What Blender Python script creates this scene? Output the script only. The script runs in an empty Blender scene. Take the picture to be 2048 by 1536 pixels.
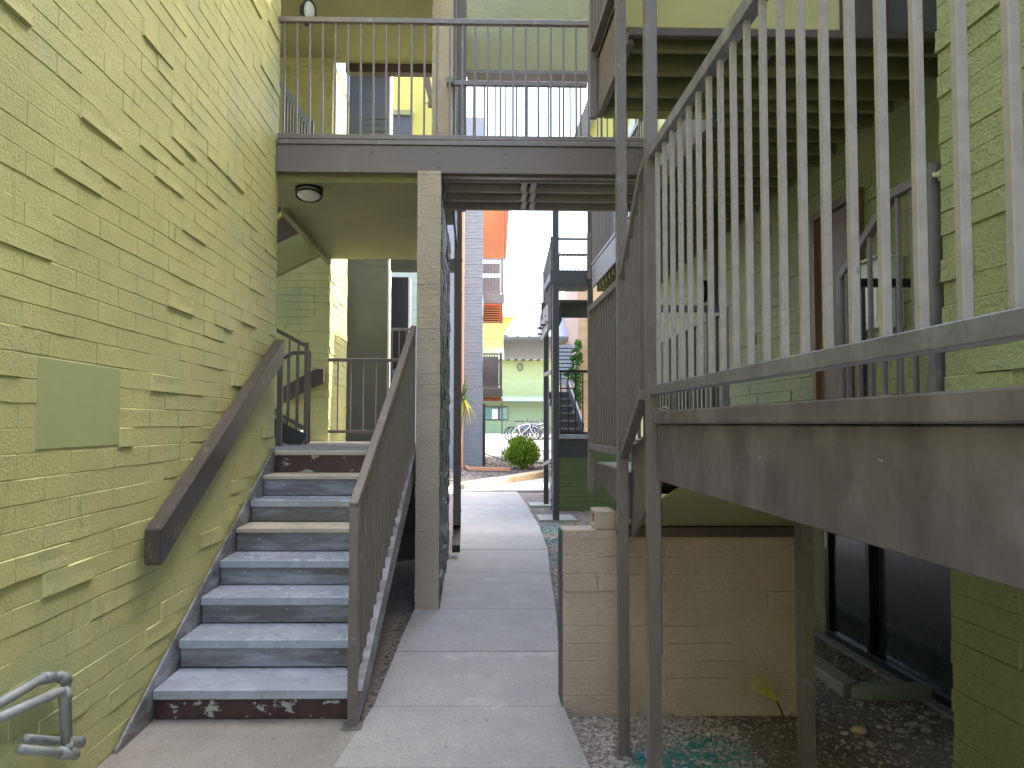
import bpy, bmesh, math, random
from mathutils import Vector, Matrix, Euler
random.seed(7)
R = math.radians
scene = bpy.context.scene
C = scene.collection

# ------------------------------------------------------------------ camera, world, sun, exposure
F, W, H = 1500.0, 2048.0, 1536.0
CX, CY = 973.0, 782.5
cam_d = bpy.data.cameras.new('camera')
cam = bpy.data.objects.new('camera', cam_d); C.objects.link(cam)
cam.location = (0, 0, 0)
cam_rot = Matrix.Rotation(R(-1.15), 4, 'Z') @ Matrix.Rotation(R(90 + 2.5), 4, 'X') @ Matrix.Rotation(0.003, 4, 'Z')
cam.matrix_world = cam_rot
cam_d.sensor_fit = 'HORIZONTAL'; cam_d.sensor_width = 36
cam_d.lens = F / W * 36
cam_d.shift_x = (W / 2 - CX) / W
cam_d.shift_y = (CY - H / 2) / W
cam_d.clip_start = 0.05; cam_d.clip_end = 2000
scene.camera = cam

SUN_EL, SUN_AZ = 56, 74      # azimuth in degrees, measured from +Y towards +X: high on the right, slightly ahead
world = bpy.data.worlds.new("World"); scene.world = world; world.use_nodes = True
wn = world.node_tree
sky = wn.nodes.new('ShaderNodeTexSky'); sky.sky_type = 'NISHITA'; sky.sun_disc = False
sky.sun_elevation = R(SUN_EL); sky.sun_rotation = R(SUN_AZ)
sky.dust_density = 5; sky.ozone_density = .6; sky.air_density = .9
wn.links.new(sky.outputs[0], wn.nodes['Background'].inputs[0])
wn.nodes['Background'].inputs[1].default_value = 0.15
sun_d = bpy.data.lights.new('sun', 'SUN'); sun_d.energy = 2.0; sun_d.angle = R(0.5); sun_d.color = (1, .95, .86)
sun = bpy.data.objects.new('sun', sun_d); C.objects.link(sun)
to_sun = Vector((math.sin(R(SUN_AZ)) * math.cos(R(SUN_EL)), math.cos(R(SUN_AZ)) * math.cos(R(SUN_EL)), math.sin(R(SUN_EL))))
sun.rotation_euler = to_sun.to_track_quat('Z', 'Y').to_euler()
sun.location = (0, -5, 30)
vs = scene.view_settings
scene.display_settings.display_device = 'sRGB'
vs.view_transform = 'Standard'; vs.look = 'None'; vs.gamma = 1; vs.use_curve_mapping = False
vs.exposure = 3.15

# ------------------------------------------------------------------ picture <-> place
RM = cam_rot.to_3x3(); RMi = RM.inverted()
def ray(px, py): return RM @ Vector(((px - CX) / F, (CY - py) / F, -1))
def U(px, py, **k):
    d = ray(px, py)
    if 'Y' in k: return d * (k['Y'] / d.y)
    if 'X' in k: return d * (k['X'] / d.x)
    return d * (k['Z'] / d.z)
def proj(p):
    q = RMi @ Vector(p)
    if q.z > -1e-3: return None
    return (CX - F * q.x / q.z, CY + F * q.y / q.z, -q.z)
def ux(px, Y, py=848): return U(px, py, Y=Y).x
def uz(py, Y, px=943): return U(px, py, Y=Y).z

# ------------------------------------------------------------------ materials
def nt(m): return m.node_tree.nodes, m.node_tree.links
def mat(name, col, rough=.7, bump=0.0, bscale=40, var=.12, vscale=3.0, col2=None, metal=0.0, detail=5, dist=.004, stretch=(1, 1, 1), spec=.5, fine=0):
    m = bpy.data.materials.new(name); m.use_nodes = True
    n, l = nt(m); b = n['Principled BSDF']
    b.inputs['Roughness'].default_value = rough; b.inputs['Metallic'].default_value = metal
    b.inputs['Specular IOR Level'].default_value = spec
    g = n.new('ShaderNodeNewGeometry')
    mp = n.new('ShaderNodeMapping'); mp.inputs['Scale'].default_value = stretch
    l.new(g.outputs['Position'], mp.inputs['Vector'])
    t = n.new('ShaderNodeTexNoise'); t.inputs['Scale'].default_value = vscale; t.inputs['Detail'].default_value = 7
    t.inputs['Roughness'].default_value = .65
    l.new(mp.outputs[0], t.inputs['Vector'])
    r = n.new('ShaderNodeValToRGB'); e = r.color_ramp.elements
    c2 = col2 or tuple(c * (1 - var) for c in col); c1 = tuple(min(1, c * (1 + var)) for c in col)
    e[0].position = .35; e[1].position = .65
    e[0].color = (*c2, 1); e[1].color = (*(c1 if not col2 else col), 1)
    l.new(t.outputs['Fac'], r.inputs['Fac']); l.new(r.outputs[0], b.inputs['Base Color'])
    rr = n.new('ShaderNodeMapRange'); rr.inputs['To Min'].default_value = max(0, rough - .1); rr.inputs['To Max'].default_value = min(1, rough + .1)
    l.new(t.outputs['Fac'], rr.inputs['Value']); l.new(rr.outputs[0], b.inputs['Roughness'])
    if bump:
        t2 = n.new('ShaderNodeTexNoise'); t2.inputs['Scale'].default_value = bscale; t2.inputs['Detail'].default_value = detail
        t2.inputs['Roughness'].default_value = .6
        l.new(mp.outputs[0], t2.inputs['Vector'])
        bp = n.new('ShaderNodeBump'); bp.inputs['Strength'].default_value = bump; bp.inputs['Distance'].default_value = dist
        src = t2.outputs['Fac']
        if fine:
            v = n.new('ShaderNodeTexVoronoi'); v.inputs['Scale'].default_value = fine
            l.new(mp.outputs[0], v.inputs['Vector'])
            a = n.new('ShaderNodeMath'); a.operation = 'MULTIPLY_ADD'; a.inputs[1].default_value = .25
            l.new(v.outputs['Distance'], a.inputs[0]); l.new(src, a.inputs[2]); src = a.outputs[0]
        l.new(src, bp.inputs['Height'])
        l.new(bp.outputs[0], b.inputs['Normal'])
    return m
def overlay(m, col, lo, hi, scale, stretch=(1, 1, 1), bounds=None, rough=None):
    """worn or sheen patches of another colour, by a noise threshold, over the base colour"""
    n, l = nt(m); b = n['Principled BSDF']
    src = b.inputs['Base Color'].links[0].from_socket
    g = n.new('ShaderNodeNewGeometry'); mp = n.new('ShaderNodeMapping'); mp.inputs['Scale'].default_value = stretch
    l.new(g.outputs['Position'], mp.inputs['Vector'])
    t = n.new('ShaderNodeTexNoise'); t.inputs['Scale'].default_value = scale; t.inputs['Detail'].default_value = 8; t.inputs['Roughness'].default_value = .62
    l.new(mp.outputs[0], t.inputs['Vector'])
    r = n.new('ShaderNodeMapRange'); r.inputs['From Min'].default_value = lo; r.inputs['From Max'].default_value = hi
    l.new(t.outputs['Fac'], r.inputs['Value']); fac = r.outputs[0]
    if bounds:                       # a soft round stain (centre, radius)
        c, rad = bounds
        vd = n.new('ShaderNodeVectorMath'); vd.operation = 'DISTANCE'; vd.inputs[1].default_value = c
        l.new(g.outputs['Position'], vd.inputs[0])
        r2 = n.new('ShaderNodeMapRange'); r2.inputs['From Min'].default_value = rad; r2.inputs['From Max'].default_value = rad * .45
        l.new(vd.outputs['Value'], r2.inputs['Value'])
        mm = n.new('ShaderNodeMath'); mm.operation = 'MULTIPLY'; l.new(fac, mm.inputs[0]); l.new(r2.outputs[0], mm.inputs[1]); fac = mm.outputs[0]
    mx = n.new('ShaderNodeMixRGB'); mx.inputs[2].default_value = (*col, 1)
    l.new(fac, mx.inputs[0]); l.new(src, mx.inputs[1]); l.new(mx.outputs[0], b.inputs['Base Color'])
    return m

M = {}
M['green'] = mat('green_paint', (.51, .50, .225), .6, .8, 55, .08, 1.6, detail=6, dist=.0052, fine=95)
overlay(M['green'], (.38, .43, .24), .50, .72, 1.3)
overlay(M['green'], (.26, .27, .11), .62, .78, 9, (1, 1, .35))
M['patch'] = mat('smooth_green_patch', (.38, .42, .20), .6, .25, 60, .04, 3)
M['plaster'] = mat('green_plaster', (.31, .31, .145), .75, .6, 18, .07, 2, detail=8, fine=55)
M['olive'] = mat('olive_joist_paint', (.20, .19, .095), .7, .4, 20, .1, 3)
M['olive_gap_shade'] = mat('gap_shade_boards', (.05, .052, .03), .8, .3, 20, .1, 3)  # boards darkened so the gaps between joists read as deep shade
M['shaded_wall'] = mat('shaded_stucco', (.27, .26, .13), .7, 1.0, 7, .08, 2, detail=9, dist=.012)  # darker copy of the stucco, the parapet's shade put into the colour
M['green_right'] = mat('shaded_green_right', (.275, .305, .14), .62, 1.0, 32, .10, 1.6, detail=8, dist=.012, fine=75)  # same green paint, dimmer and cooler light put into the colour
M['stucco'] = mat('yellow_green_stucco', (.36, .33, .14), .7, 1.0, 7, .06, 2, detail=9, dist=.012)
M['yellow'] = mat('yellow_paint', (.62, .56, .14), .7, .5, 30, .06, 2)
M['rail'] = mat('railing_paint', (.140, .115, .110), .36, .15, 90, .10, 14, spec=.6)
overlay(M['rail'], (.26, .25, .27), .60, .80, 9)
M['rail_light'] = mat('sky_lit_baluster_paint', (.32, .29, .29), .42, .2, 80, .10, 25, spec=.5)  # rail paint made paler: dusty tone plus sky light put into the colour
overlay(M['rail_light'], (.20, .18, .17), .62, .75, 40)
M['rail_old'] = mat('weathered_rail_paint', (.14, .135, .16), .42, .3, 40, .2, 7, spec=.5)
overlay(M['rail_old'], (.30, .32, .35), .50, .75, 11, (1, .6, .35))
M['dark'] = mat('dark_steel_paint', (.055, .055, .066), .4, .1, 80, .12, 12)
M['fascia'] = mat('brown_fascia_paint', (.135, .108, .104), .45, .3, 25, .10, 3, stretch=(.3, .3, 1))
overlay(M['fascia'], (.20, .19, .21), .62, .80, 6, (1, 1, .4))
M['beam'] = mat('weathered_steel_beam', (.098, .086, .095), .5, .4, 22, .22, 5, stretch=(1, 1, .35))
overlay(M['beam'], (.19, .178, .195), .45, .74, 7, (1, .8, .55))
overlay(M['beam'], (.45, .45, .44), .69, .73, 22, (1, .35, 2.2))
overlay(M['beam'], (.06, .055, .055), .66, .80, 5)
M['brown'] = mat('brown_trim', (.075, .052, .045), .5, .2, 40, .12, 5)
overlay(M['brown'], (.30, .28, .25), .70, .76, 22)
M['wood'] = mat('brown_wood_rail', (.062, .052, .050), .30, .5, 14, .2, 5, stretch=(1, .25, 1), spec=.7)
overlay(M['wood'], (.24, .205, .16), .60, .70, 10, (1, .6, .6))  # paler patches imitate peeling paint and its glossy reflections
M['tread'] = mat('sky_tinted_tread_paint', (.32, .355, .43), .27, .35, 26, .10, 3.0, spec=.6)  # blue of the sky on the treads is put into the base colour
overlay(M['tread'], (.25, .26, .29), .50, .78, 4, (.5, 1, 1))
overlay(M['tread'], (.50, .49, .48), .74, .78, 30)
M['riser'] = mat('grey_riser_paint', (.13, .125, .13), .42, .4, 24, .18, 4, stretch=(.5, 1, 2), spec=.5)
overlay(M['riser'], (.30, .33, .39), .42, .66, 4.5, (.45, 1, 2.6))  # pale blue noise painted on to imitate the sheen of the risers
M['riser_old'] = mat('maroon_riser_paint', (.055, .025, .028), .4, .6, 24, .18, 6, spec=.5)
overlay(M['riser_old'], (.36, .38, .36), .575, .59, 6.5, (1.0, 1, 1.7))
M['tread_old'] = mat('bare_tread', (.42, .38, .31), .7, .5, 40, .15, 6)
M['concrete'] = mat('concrete', (.34, .33, .32), .8, .8, 130, .10, 3.5, detail=9, dist=.003, fine=260)
overlay(M['concrete'], (.31, .30, .29), .54, .74, 1.7)
overlay(M['concrete'], (.24, .235, .23), .60, .66, 60)
overlay(M['concrete'], (.12, .115, .11), .74, .76, 26)
overlay(M['concrete'], (.50, .49, .475), .60, .80, 2.3)
overlay(M['concrete'], (.20, .195, .19), .52, .62, 150)
M['pad'] = mat('old_concrete', (.26, .245, .22), .85, .6, 90, .10, 4, detail=9, dist=.004, fine=200)
overlay(M['pad'], (.19, .175, .155), .50, .70, 2.5)
overlay(M['pad'], (.14, .13, .12), .54, .62, 130)
overlay(M['pad'], (.10, .09, .08), .70, .72, 22)
M['tan'] = mat('tan_block_paint', (.44, .36, .29), .7, 1.0, 32, .08, 2, detail=9, dist=.011, fine=80)
M['pillar'] = mat('beige_pillar_paint', (.42, .355, .28), .7, 1.0, 34, .08, 3, detail=9, dist=.012, fine=80)
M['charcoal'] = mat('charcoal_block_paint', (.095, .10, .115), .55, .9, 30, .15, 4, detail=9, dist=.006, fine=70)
M['slate'] = mat('slate_wall_paint', (.085, .09, .10), .6, .4, 30, .1, 3)
M['teal'] = mat('pale_teal_paint', (.42, .52, .52), .6, .5, 30, .06, 3)
M['white'] = mat('white_paint', (.78, .78, .74), .5, .1, 40, .03, 3)
M['box'] = mat('box_enamel', (.55, .58, .52), .4, .1, 40, .05, 6)
M['door'] = mat('door_brown', (.16, .095, .055), .5, .3, 20, .12, 3, stretch=(1, 1, .3))
M['glass'] = mat('dark_glass', (.035, .048, .05), .16, 0, 1, .1, 1, spec=.8)
M['lens'] = mat('lamp_lens', (.62, .62, .56), .25, .1, 50, .03, 5)
M['black'] = mat('black_plastic', (.012, .012, .014), .35, 0, 1, .1, 5)
M['pipe'] = mat('grey_pipe', (.26, .28, .29), .42, .4, 60, .12, 12)
overlay(M['pipe'], (.36, .36, .26), .60, .70, 10)
M['bluegrey'] = mat('blue_grey_block_paint', (.24, .255, .29), .6, .6, 30, .05, 3)
M['orange'] = mat('orange_paint', (.58, .20, .075), .6, .2, 20, .06, 2)
M['orange_d'] = mat('orange_brown_paint', (.30, .10, .05), .6, .2, 20, .08, 2)
M['peach'] = mat('peach_downspout_sunlit_edge', (.62, .28, .15), .5, .1, 20, .05, 3)
M['mauve'] = mat('mauve_grey_paint', (.21, .18, .18), .5, .1, 20, .06, 3)
M['metal_roof'] = mat('pale_metal_roof', (.33, .38, .47), .4, .1, 10, .03, 2)
M['soffit'] = mat('grey_green_soffit', (.24, .26, .23), .7, .1, 10, .05, 2)
M['joist_grey'] = mat('bridge_joist_paint', (.36, .335, .29), .6, .2, 20, .08, 3)
M['far_green'] = mat('far_green_block', (.42, .48, .22), .7, .5, 8, .06, 3, stretch=(.4, 1, 4))
M['far_green_low'] = mat('far_green_lower', (.30, .40, .22), .7, .5, 8, .06, 3, stretch=(.4, 1, 4))
M['pinkbrick'] = mat('pale_pink_block', (.50, .36, .28), .7, .6, 10, .08, 3)
M['win'] = mat('aqua_glass', (.16, .30, .30), .08, 0, 1, .12, 2, spec=.9)
M['vinyl'] = mat('brown_post', (.17, .14, .125), .5, .1, 30, .06, 3)
M['leaf'] = mat('bush_leaf', (.38, .50, .06), .6, 0, 1, .35, 9, col2=(.20, .34, .04))
M['leaf2'] = mat('vine_leaf', (.05, .13, .03), .6, 0, 1, .3, 9)
M['yucca'] = mat('yucca_leaf', (.10, .15, .055), .5, 0, 1, .25, 6)
M['straw'] = mat('straw', (.60, .52, .10), .7, 0, 1, .25, 30)
M['stem'] = mat('stem', (.09, .06, .035), .8, .3, 30, .2, 10)
M['asphalt'] = mat('asphalt', (.10, .10, .10), .9, .4, 60, .1, 3)
M['plaza'] = mat('plaza_concrete', (.15, .148, .152), .8, .2, 30, .05, .6)
M['curb'] = mat('sand_curb', (.55, .42, .26), .8, .3, 30, .08, 2)
M['cloth'] = mat('teal_sign', (.10, .20, .38), .5, 0, 1, .05, 2)

def leafy(m, t=.55):
    n, l = nt(m); b = n['Principled BSDF']; out = n['Material Output']
    tr_ = n.new('ShaderNodeBsdfTranslucent'); mx = n.new('ShaderNodeMixShader'); mx.inputs[0].default_value = t
    l.new(b.inputs['Base Color'].links[0].from_socket, tr_.inputs[0]); l.new(b.outputs[0], mx.inputs[1]); l.new(tr_.outputs[0], mx.inputs[2]); l.new(mx.outputs[0], out.inputs[0])
for q in ('leaf', 'leaf2', 'yucca'): leafy(M[q])
def gravel_mat(name, base, dark):
    m = mat(name, base, .9, 1.0, 70, .2, 30, col2=dark, detail=8, dist=.012, fine=60)
    for c, rad in (((.97, 3.86, -1.72), .24), ((1.27, 3.98, -1.72), .30), ((1.1, 3.84, -1.72), .2), ((1.0, 9.7, -1.7), .55), ((1.25, 12.4, -1.7), .75), ((1.05, 11, -1.7), .55)):
        overlay(m, (.04, .20, .20), .44, .56, 22, bounds=(c, rad))
    return m
M['gravel'] = gravel_mat('brown_gravel', (.27, .225, .20), (.12, .10, .09))
M['pebble'] = gravel_mat('pale_pebbles', (.56, .49, .46), (.24, .20, .185))

# ------------------------------------------------------------------ geometry helpers
class MB:
    def __init__(s): s.v = []; s.f = []
    def add(s, vs, fs):
        o = len(s.v); s.v += [Vector(v) for v in vs]; s.f += [tuple(i + o for i in f) for f in fs]; return s
    def box(s, x0, x1, y0, y1, z0, z1):
        x0, x1 = sorted((x0, x1)); y0, y1 = sorted((y0, y1)); z0, z1 = sorted((z0, z1))
        return s.add([(x0, y0, z0), (x1, y0, z0), (x1, y1, z0), (x0, y1, z0), (x0, y0, z1), (x1, y0, z1), (x1, y1, z1), (x0, y1, z1)],
                     [(0, 3, 2, 1), (4, 5, 6, 7), (0, 1, 5, 4), (1, 2, 6, 5), (2, 3, 7, 6), (3, 0, 4, 7)])
    def bar(s, a, b, w, d, up=(0, 0, 1)):
        """oriented bar from a to b; w across, d along 'up'"""
        a = Vector(a); b = Vector(b); t = (b - a).normalized(); up = Vector(up)
        if abs(t.dot(up)) > .98: up = Vector((0, 1, 0))
        x = t.cross(up).normalized(); y = x.cross(t).normalized()
        q = []
        for p in (a, b):
            for sx, sy in ((-1, -1), (1, -1), (1, 1), (-1, 1)): q.append(p + x * sx * w / 2 + y * sy * d / 2)
        return s.add(q, [(0, 1, 2, 3), (7, 6, 5, 4), (0, 4, 5, 1), (1, 5, 6, 2), (2, 6, 7, 3), (3, 7, 4, 0)])
    def prism(s, pts, ext):
        """closed polygon pts extruded by vector ext"""
        n = len(pts); e = Vector(ext); pts = [Vector(p) for p in pts]
        return s.add(pts + [p + e for p in pts], [tuple(range(n)), tuple(range(2 * n - 1, n - 1, -1))] + [(i, i + n, (i + 1) % n + n, (i + 1) % n) for i in range(n)])
    def tube(s, pts, r, seg=10, r2=None, closed=False):
        pts = [Vector(p) for p in pts]; n = len(pts); rings = []
        prev = None
        for i, p in enumerate(pts):
            if closed: t = pts[(i + 1) % n] - pts[i - 1]
            else: t = pts[min(i + 1, n - 1)] - pts[max(i - 1, 0)]
            t.normalize()
            if prev is None:
                up = Vector((0, 0, 1)) if abs(t.z) < .9 else Vector((0, 1, 0)); x = t.cross(up).normalized()
            else: x = (prev - t * prev.dot(t)).normalized()
            prev = x; y = t.cross(x)
            rr = r if r2 is None else r + (r2 - r) * i / (n - 1)
            rings.append([p + (x * math.cos(a) + y * math.sin(a)) * rr for a in [2 * math.pi * k / seg for k in range(seg)]])
        v = [q for ring in rings for q in ring]; f = []
        for i in range(n if closed else n - 1):
            j = (i + 1) % n
            for k in range(seg):
                f.append((i * seg + k, i * seg + (k + 1) % seg, j * seg + (k + 1) % seg, j * seg + k))
        if not closed: f += [tuple(range(seg))[::-1], tuple((n - 1) * seg + k for k in range(seg))]
        return s.add(v, f)
    def build(s, name, m, parent=None, bevel=0, smooth=False, center=True):
        c = Vector((0, 0, 0))
        if center:
            lo = [min(v[i] for v in s.v) for i in range(3)]; hi = [max(v[i] for v in s.v) for i in range(3)]
            c = Vector([(a + b) / 2 for a, b in zip(lo, hi)])
        me = bpy.data.meshes.new(name); me.from_pydata([v - c for v in s.v], [], s.f)
        bm = bmesh.new(); bm.from_mesh(me)
        bmesh.ops.recalc_face_normals(bm, faces=bm.faces)
        if bevel: bmesh.ops.bevel(bm, geom=list(bm.edges), offset=bevel, segments=1, affect='EDGES', clamp_overlap=True)
        bm.to_mesh(me); bm.free()
        if smooth:
            for p in me.polygons: p.use_smooth = True
        me.materials.append(m)
        return link(name, me, parent, c)
def gp(o):
    p = Vector((0, 0, 0))
    while o: p += o.location if o.parent is None else Vector((0, 0, 0)); o = o.parent
    return p
WLOC = {}
def link(name, me, parent=None, loc=(0, 0, 0), rot=None, scale=None):
    o = bpy.data.objects.new(name, me); C.objects.link(o)
    WLOC[o.name] = Vector(loc)
    if parent is not None:
        o.parent = parent; o.location = Vector(loc) - WLOC[parent.name]
    else: o.location = loc
    if rot is not None: o.rotation_euler = rot
    if scale is not None: o.scale = scale
    return o
def thing(name, label, cat, loc=(0, 0, 0), group=None):
    o = link(name, None, None, loc); o.empty_display_size = .1
    o['label'] = label; o['category'] = cat
    if group: o['group'] = group
    return o
def tag(o, label, cat, group=None):
    o['label'] = label; o['category'] = cat
    if group: o['group'] = group
    return o
def struct(o): o['kind'] = 'structure'; return o
def stuff(o): o['kind'] = 'stuff'; return o
def B(name, m, parent, x0, x1, y0, y1, z0, z1, bevel=0): return MB().box(x0, x1, y0, y1, z0, z1).build(name, m, parent, bevel)
_cache = {}
def cyl_bar(name, m, parent, a, b, w, d=None, bevel=.002):
    """vertical square bar; shares its mesh with others of the same size"""
    d = d or w; a = Vector(a); b = Vector(b)
    if abs(a.x - b.x) + abs(a.y - b.y) < 1e-5:
        L = abs(b.z - a.z); key = (m.name, round(L, 3), w, d)
        if key not in _cache:
            mb = MB().box(-w / 2, w / 2, -d / 2, d / 2, -L / 2, L / 2); o = mb.build(name, m, parent, bevel); _cache[key] = o.data
            o.location = o.location + (a + b) / 2; WLOC[o.name] = (a + b) / 2; return o
        return link(name, _cache[key], parent, (a + b) / 2)
    return MB().bar(a, b, w, d).build(name, m, parent, bevel)

# ------------------------------------------------------------------ block walls
def brick_variant(seed, L, h):
    rnd = random.Random(seed); nu, nv = 4, 2; ins = .0045
    v = [(0, 0, 0), (L, 0, 0), (L, 0, h), (0, 0, h)]; f = []
    base = len(v)
    for j in range(nv + 1):
        for i in range(nu + 1):
            x = ins + (L - 2 * ins) * i / nu; z = ins + (h - 2 * ins) * j / nv
            w = 1 + rnd.uniform(-.13, .13) + (.22 if j == 0 else 0)
            v.append((x + rnd.uniform(-.002, .002) * (0 < i < nu), -w, z + rnd.uniform(-.0022, .0022)))
    idx = lambda i, j: base + j * (nu + 1) + i
    for j in range(nv):
        for i in range(nu): f.append((idx(i, j), idx(i + 1, j), idx(i + 1, j + 1), idx(i, j + 1)))
    bot = [idx(i, 0) for i in range(nu + 1)]; top = [idx(i, nv) for i in range(nu + 1)]
    f.append((0, 1) + tuple(reversed(bot))); f.append(tuple(top) + (2, 3))
    f.append((0, base, idx(0, 1), idx(0, 2), 3)); f.append((1, 2, idx(nu, 2), idx(nu, 1), idx(nu, 0)))
    return v, f
BL, BH = .4064, .1016
_bv = {}
def block_wall(parent, origin, facing, L, Ht, m, depth=.0035, proud=.15, limit=290, seed=1, min_px=9, phase=.5, visible=None, bl=BL, everywhere=False, holes=()):
    """origin: lower corner where local x starts. facing: '-Y','+X','-X'. The base face lies on the plane, blocks stand out of it."""
    rnd = random.Random(seed)
    ang = {'-Y': 0, '+X': math.pi / 2, '-X': -math.pi / 2}[facing]
    Rz = Matrix.Rotation(ang, 3, 'Z'); O = Vector(origin)
    key = (m.name, bl)
    if key not in _bv:
        ms = []
        for k in range(8):
            v, f = brick_variant(k + 11, bl, BH); me = bpy.data.meshes.new('brick'); me.from_pydata(v, [], f); me.materials.append(m); me.update(); ms.append((me, v, f))
        _bv[key] = ms
    rows = int(Ht / BH + .999); cand = []
    for r in range(rows):
        x = -bl * phase * (r % 2)
        while x < L - .02:
            a = max(0, x); b = min(L, x + bl); x += bl
            if b - a < .04: continue
            z = r * BH; hh = min(BH, Ht - z)
            if hh < .03: continue
            if any(a < hx1 - .01 and b > hx0 + .01 and z < hz1 - .01 and z + hh > hz0 + .01 for hx0, hx1, hz0, hz1 in holes):
                # clip against a hole on its sides
                hit = [q for q in holes if a < q[1] - .01 and b > q[0] + .01 and z < q[3] - .01 and z + hh > q[2] + .01][0]
                if a < hit[0] - .04: b = hit[0]
                elif b > hit[1] + .04: a = hit[1]
                else: continue
            d = depth * rnd.uniform(.12, 1.35)
            if rnd.random() < proud: d = rnd.uniform(.005, .0135)
            c = O + Rz @ Vector(((a + b) / 2, 0, z + hh / 2))
            p = proj(c); size = 0
            if p and -60 < p[0] < W + 60 and -60 < p[1] < H + 60:
                c2 = O + Rz @ Vector((a, 0, z)); c3 = O + Rz @ Vector((b, 0, z + hh)); p2 = proj(c2); p3 = proj(c3)
                if p2 and p3: size = abs(p2[0] - p3[0]) * F * hh / p[2] if abs(p2[0] - p3[0]) > 1 else 0
                wpx = max(abs(p2[0] - p3[0]) if p2 and p3 else 0, F * hh / p[2])
                if wpx < min_px or (visible and not visible(*p)): size = size * .001
            cand.append((size, a, b, z, hh, d, rnd.randrange(8)))
    cand.sort(key=lambda t: -t[0])
    rest = MB(); n = 0
    for size, a, b, z, hh, d, k in cand:
        me, v, f = _bv[key][k]
        sx = (b - a) / bl; sz = hh / BH
        if n < limit and size > 20:
            link('brick', me, parent, O + Rz @ Vector((a, 0, z)), (0, 0, ang), (sx, d, sz)); n += 1
        elif size > 0 or everywhere:
            rest.add([O + Rz @ Vector((a + q[0] * sx, q[1] * d, z + q[2] * sz)) for q in v], f)
    if rest.v:
        stuff(rest.build('distant_bricks', m, parent))

# ------------------------------------------------------------------ levels (eye height is z = 0)
G = -1.72                 # gravel level near the camera
PAD = -1.66               # top of pad and walk
LOW = -0.25               # lower landings
HIGH = 0.055              # near right landing
UP = 2.575                # second floor decks
def gz(y):
    if y < 14: return G
    if y < 36: return G + (y - 14) * .0405
    return min(-.62, G + 22 * .0405 + (y - 36) * .013)
def on_ground(px, py, off=0.0):
    d = ray(px, py); lo, hi = .5, 150
    for _ in range(60):
        mid = (lo + hi) / 2; p = d * (mid / d.y)
        if p.z > gz(mid) + off: lo = mid
        else: hi = mid
    return d * (lo / d.y)

# ---- ground: one sheet to the horizon
ys = [-260, -60, -12] + [i * .5 for i in range(-10, 29)] + list(range(15, 37)) + [38, 42, 46, 50, 54, 60, 80, 130, 260]
xs = [-260, -90, -40, -20, -10, -5, -3] + [i * .25 - 2 for i in range(0, 25)] + [5, 7, 10, 20, 40, 90, 260]
rg = random.Random(3)
v = [(x, y, gz(y) + (rg.uniform(-.004, .004) if -2 <= x <= 4.3 and 0 < y < 20 else 0)) for y in ys for x in xs]
nx = len(xs)
f = [(j * nx + i, j * nx + i + 1, (j + 1) * nx + i + 1, (j + 1) * nx + i) for j in range(len(ys) - 1) for i in range(nx - 1)]
struct(MB().add(v, f).build('ground', M['gravel'], None, center=False, smooth=True))

# ---- concrete pad in front of the stairs
pad = link('pavement', None); struct(pad)
p = [(-1.80, -2, PAD), (-.60, -2, PAD), (-.60, 3.2, PAD), (-.585, 4.20, PAD), (-.72, 4.36, PAD), (-1.80, 4.36, PAD)]
MB().prism([(q[0], q[1], PAD - .12) for q in p], (0, 0, .12)).build('pad', M['pad'], pad)
# ---- walk: slabs between the joints seen in the photograph
walk = link('walkway', None); struct(walk)
joints = [(1700, 560, 1240), (1536, 664, 1182), (1412, 745, 1128), (1302, 791, 1119), (1218, 828, 1112), (1145, 886, 1101), (1099, 902, 1096), (1050, 912, 1078), (1010, 916, 1054), (983, 918, 1034)]
pts = []
for py, xl, xr in joints:
    dy = uz(py, 5)
    a = on_ground(xl, py, .06); b = on_ground(xr, py, .06); pts.append((a, b))
pts[0] = (Vector((-.56, -2, PAD)), Vector((.60, -2, PAD)))
for i in range(len(pts) - 1):
    (a, b), (c, d) = pts[i], pts[i + 1]
    gap = .006
    poly = [a + Vector((0, gap, 0)), b + Vector((0, gap, 0)), d - Vector((0, gap, 0)), c - Vector((0, gap, 0))]
    zt = [0, .0015, -.0025, .002, 0, -.002, .002, 0, .001][i]
    poly = [Vector((q.x, q.y, q.z + zt - .13)) for q in poly]
    MB().prism(poly, (0, 0, .13)).build('slab', M['concrete'], walk, .006)
# far part of the walk swings right, with a sand-coloured kerb behind it
q = [on_ground(918, 981, .05), on_ground(1034, 981, .05), on_ground(1082, 1003, .05) if False else on_ground(1100, 981, .05), on_ground(1120, 950, .05), on_ground(1020, 966, .05), on_ground(960, 974, .05)]
MB().prism([t - Vector((0, 0, .13)) for t in q], (0, 0, .13)).build('slab', M['concrete'], walk, .004)
kq = [(918, 981), (960, 973), (1020, 964), (1130, 944)]; kp = [on_ground(a, b, .05) for a, b in kq]
kb = MB()
for a, b in zip(kp, kp[1:]): kb.bar(a + Vector((0, .25, .03)), b + Vector((0, .25, .03)), .32, .2)
struct(kb.build('kerb', M['curb'], None, .01))
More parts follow.
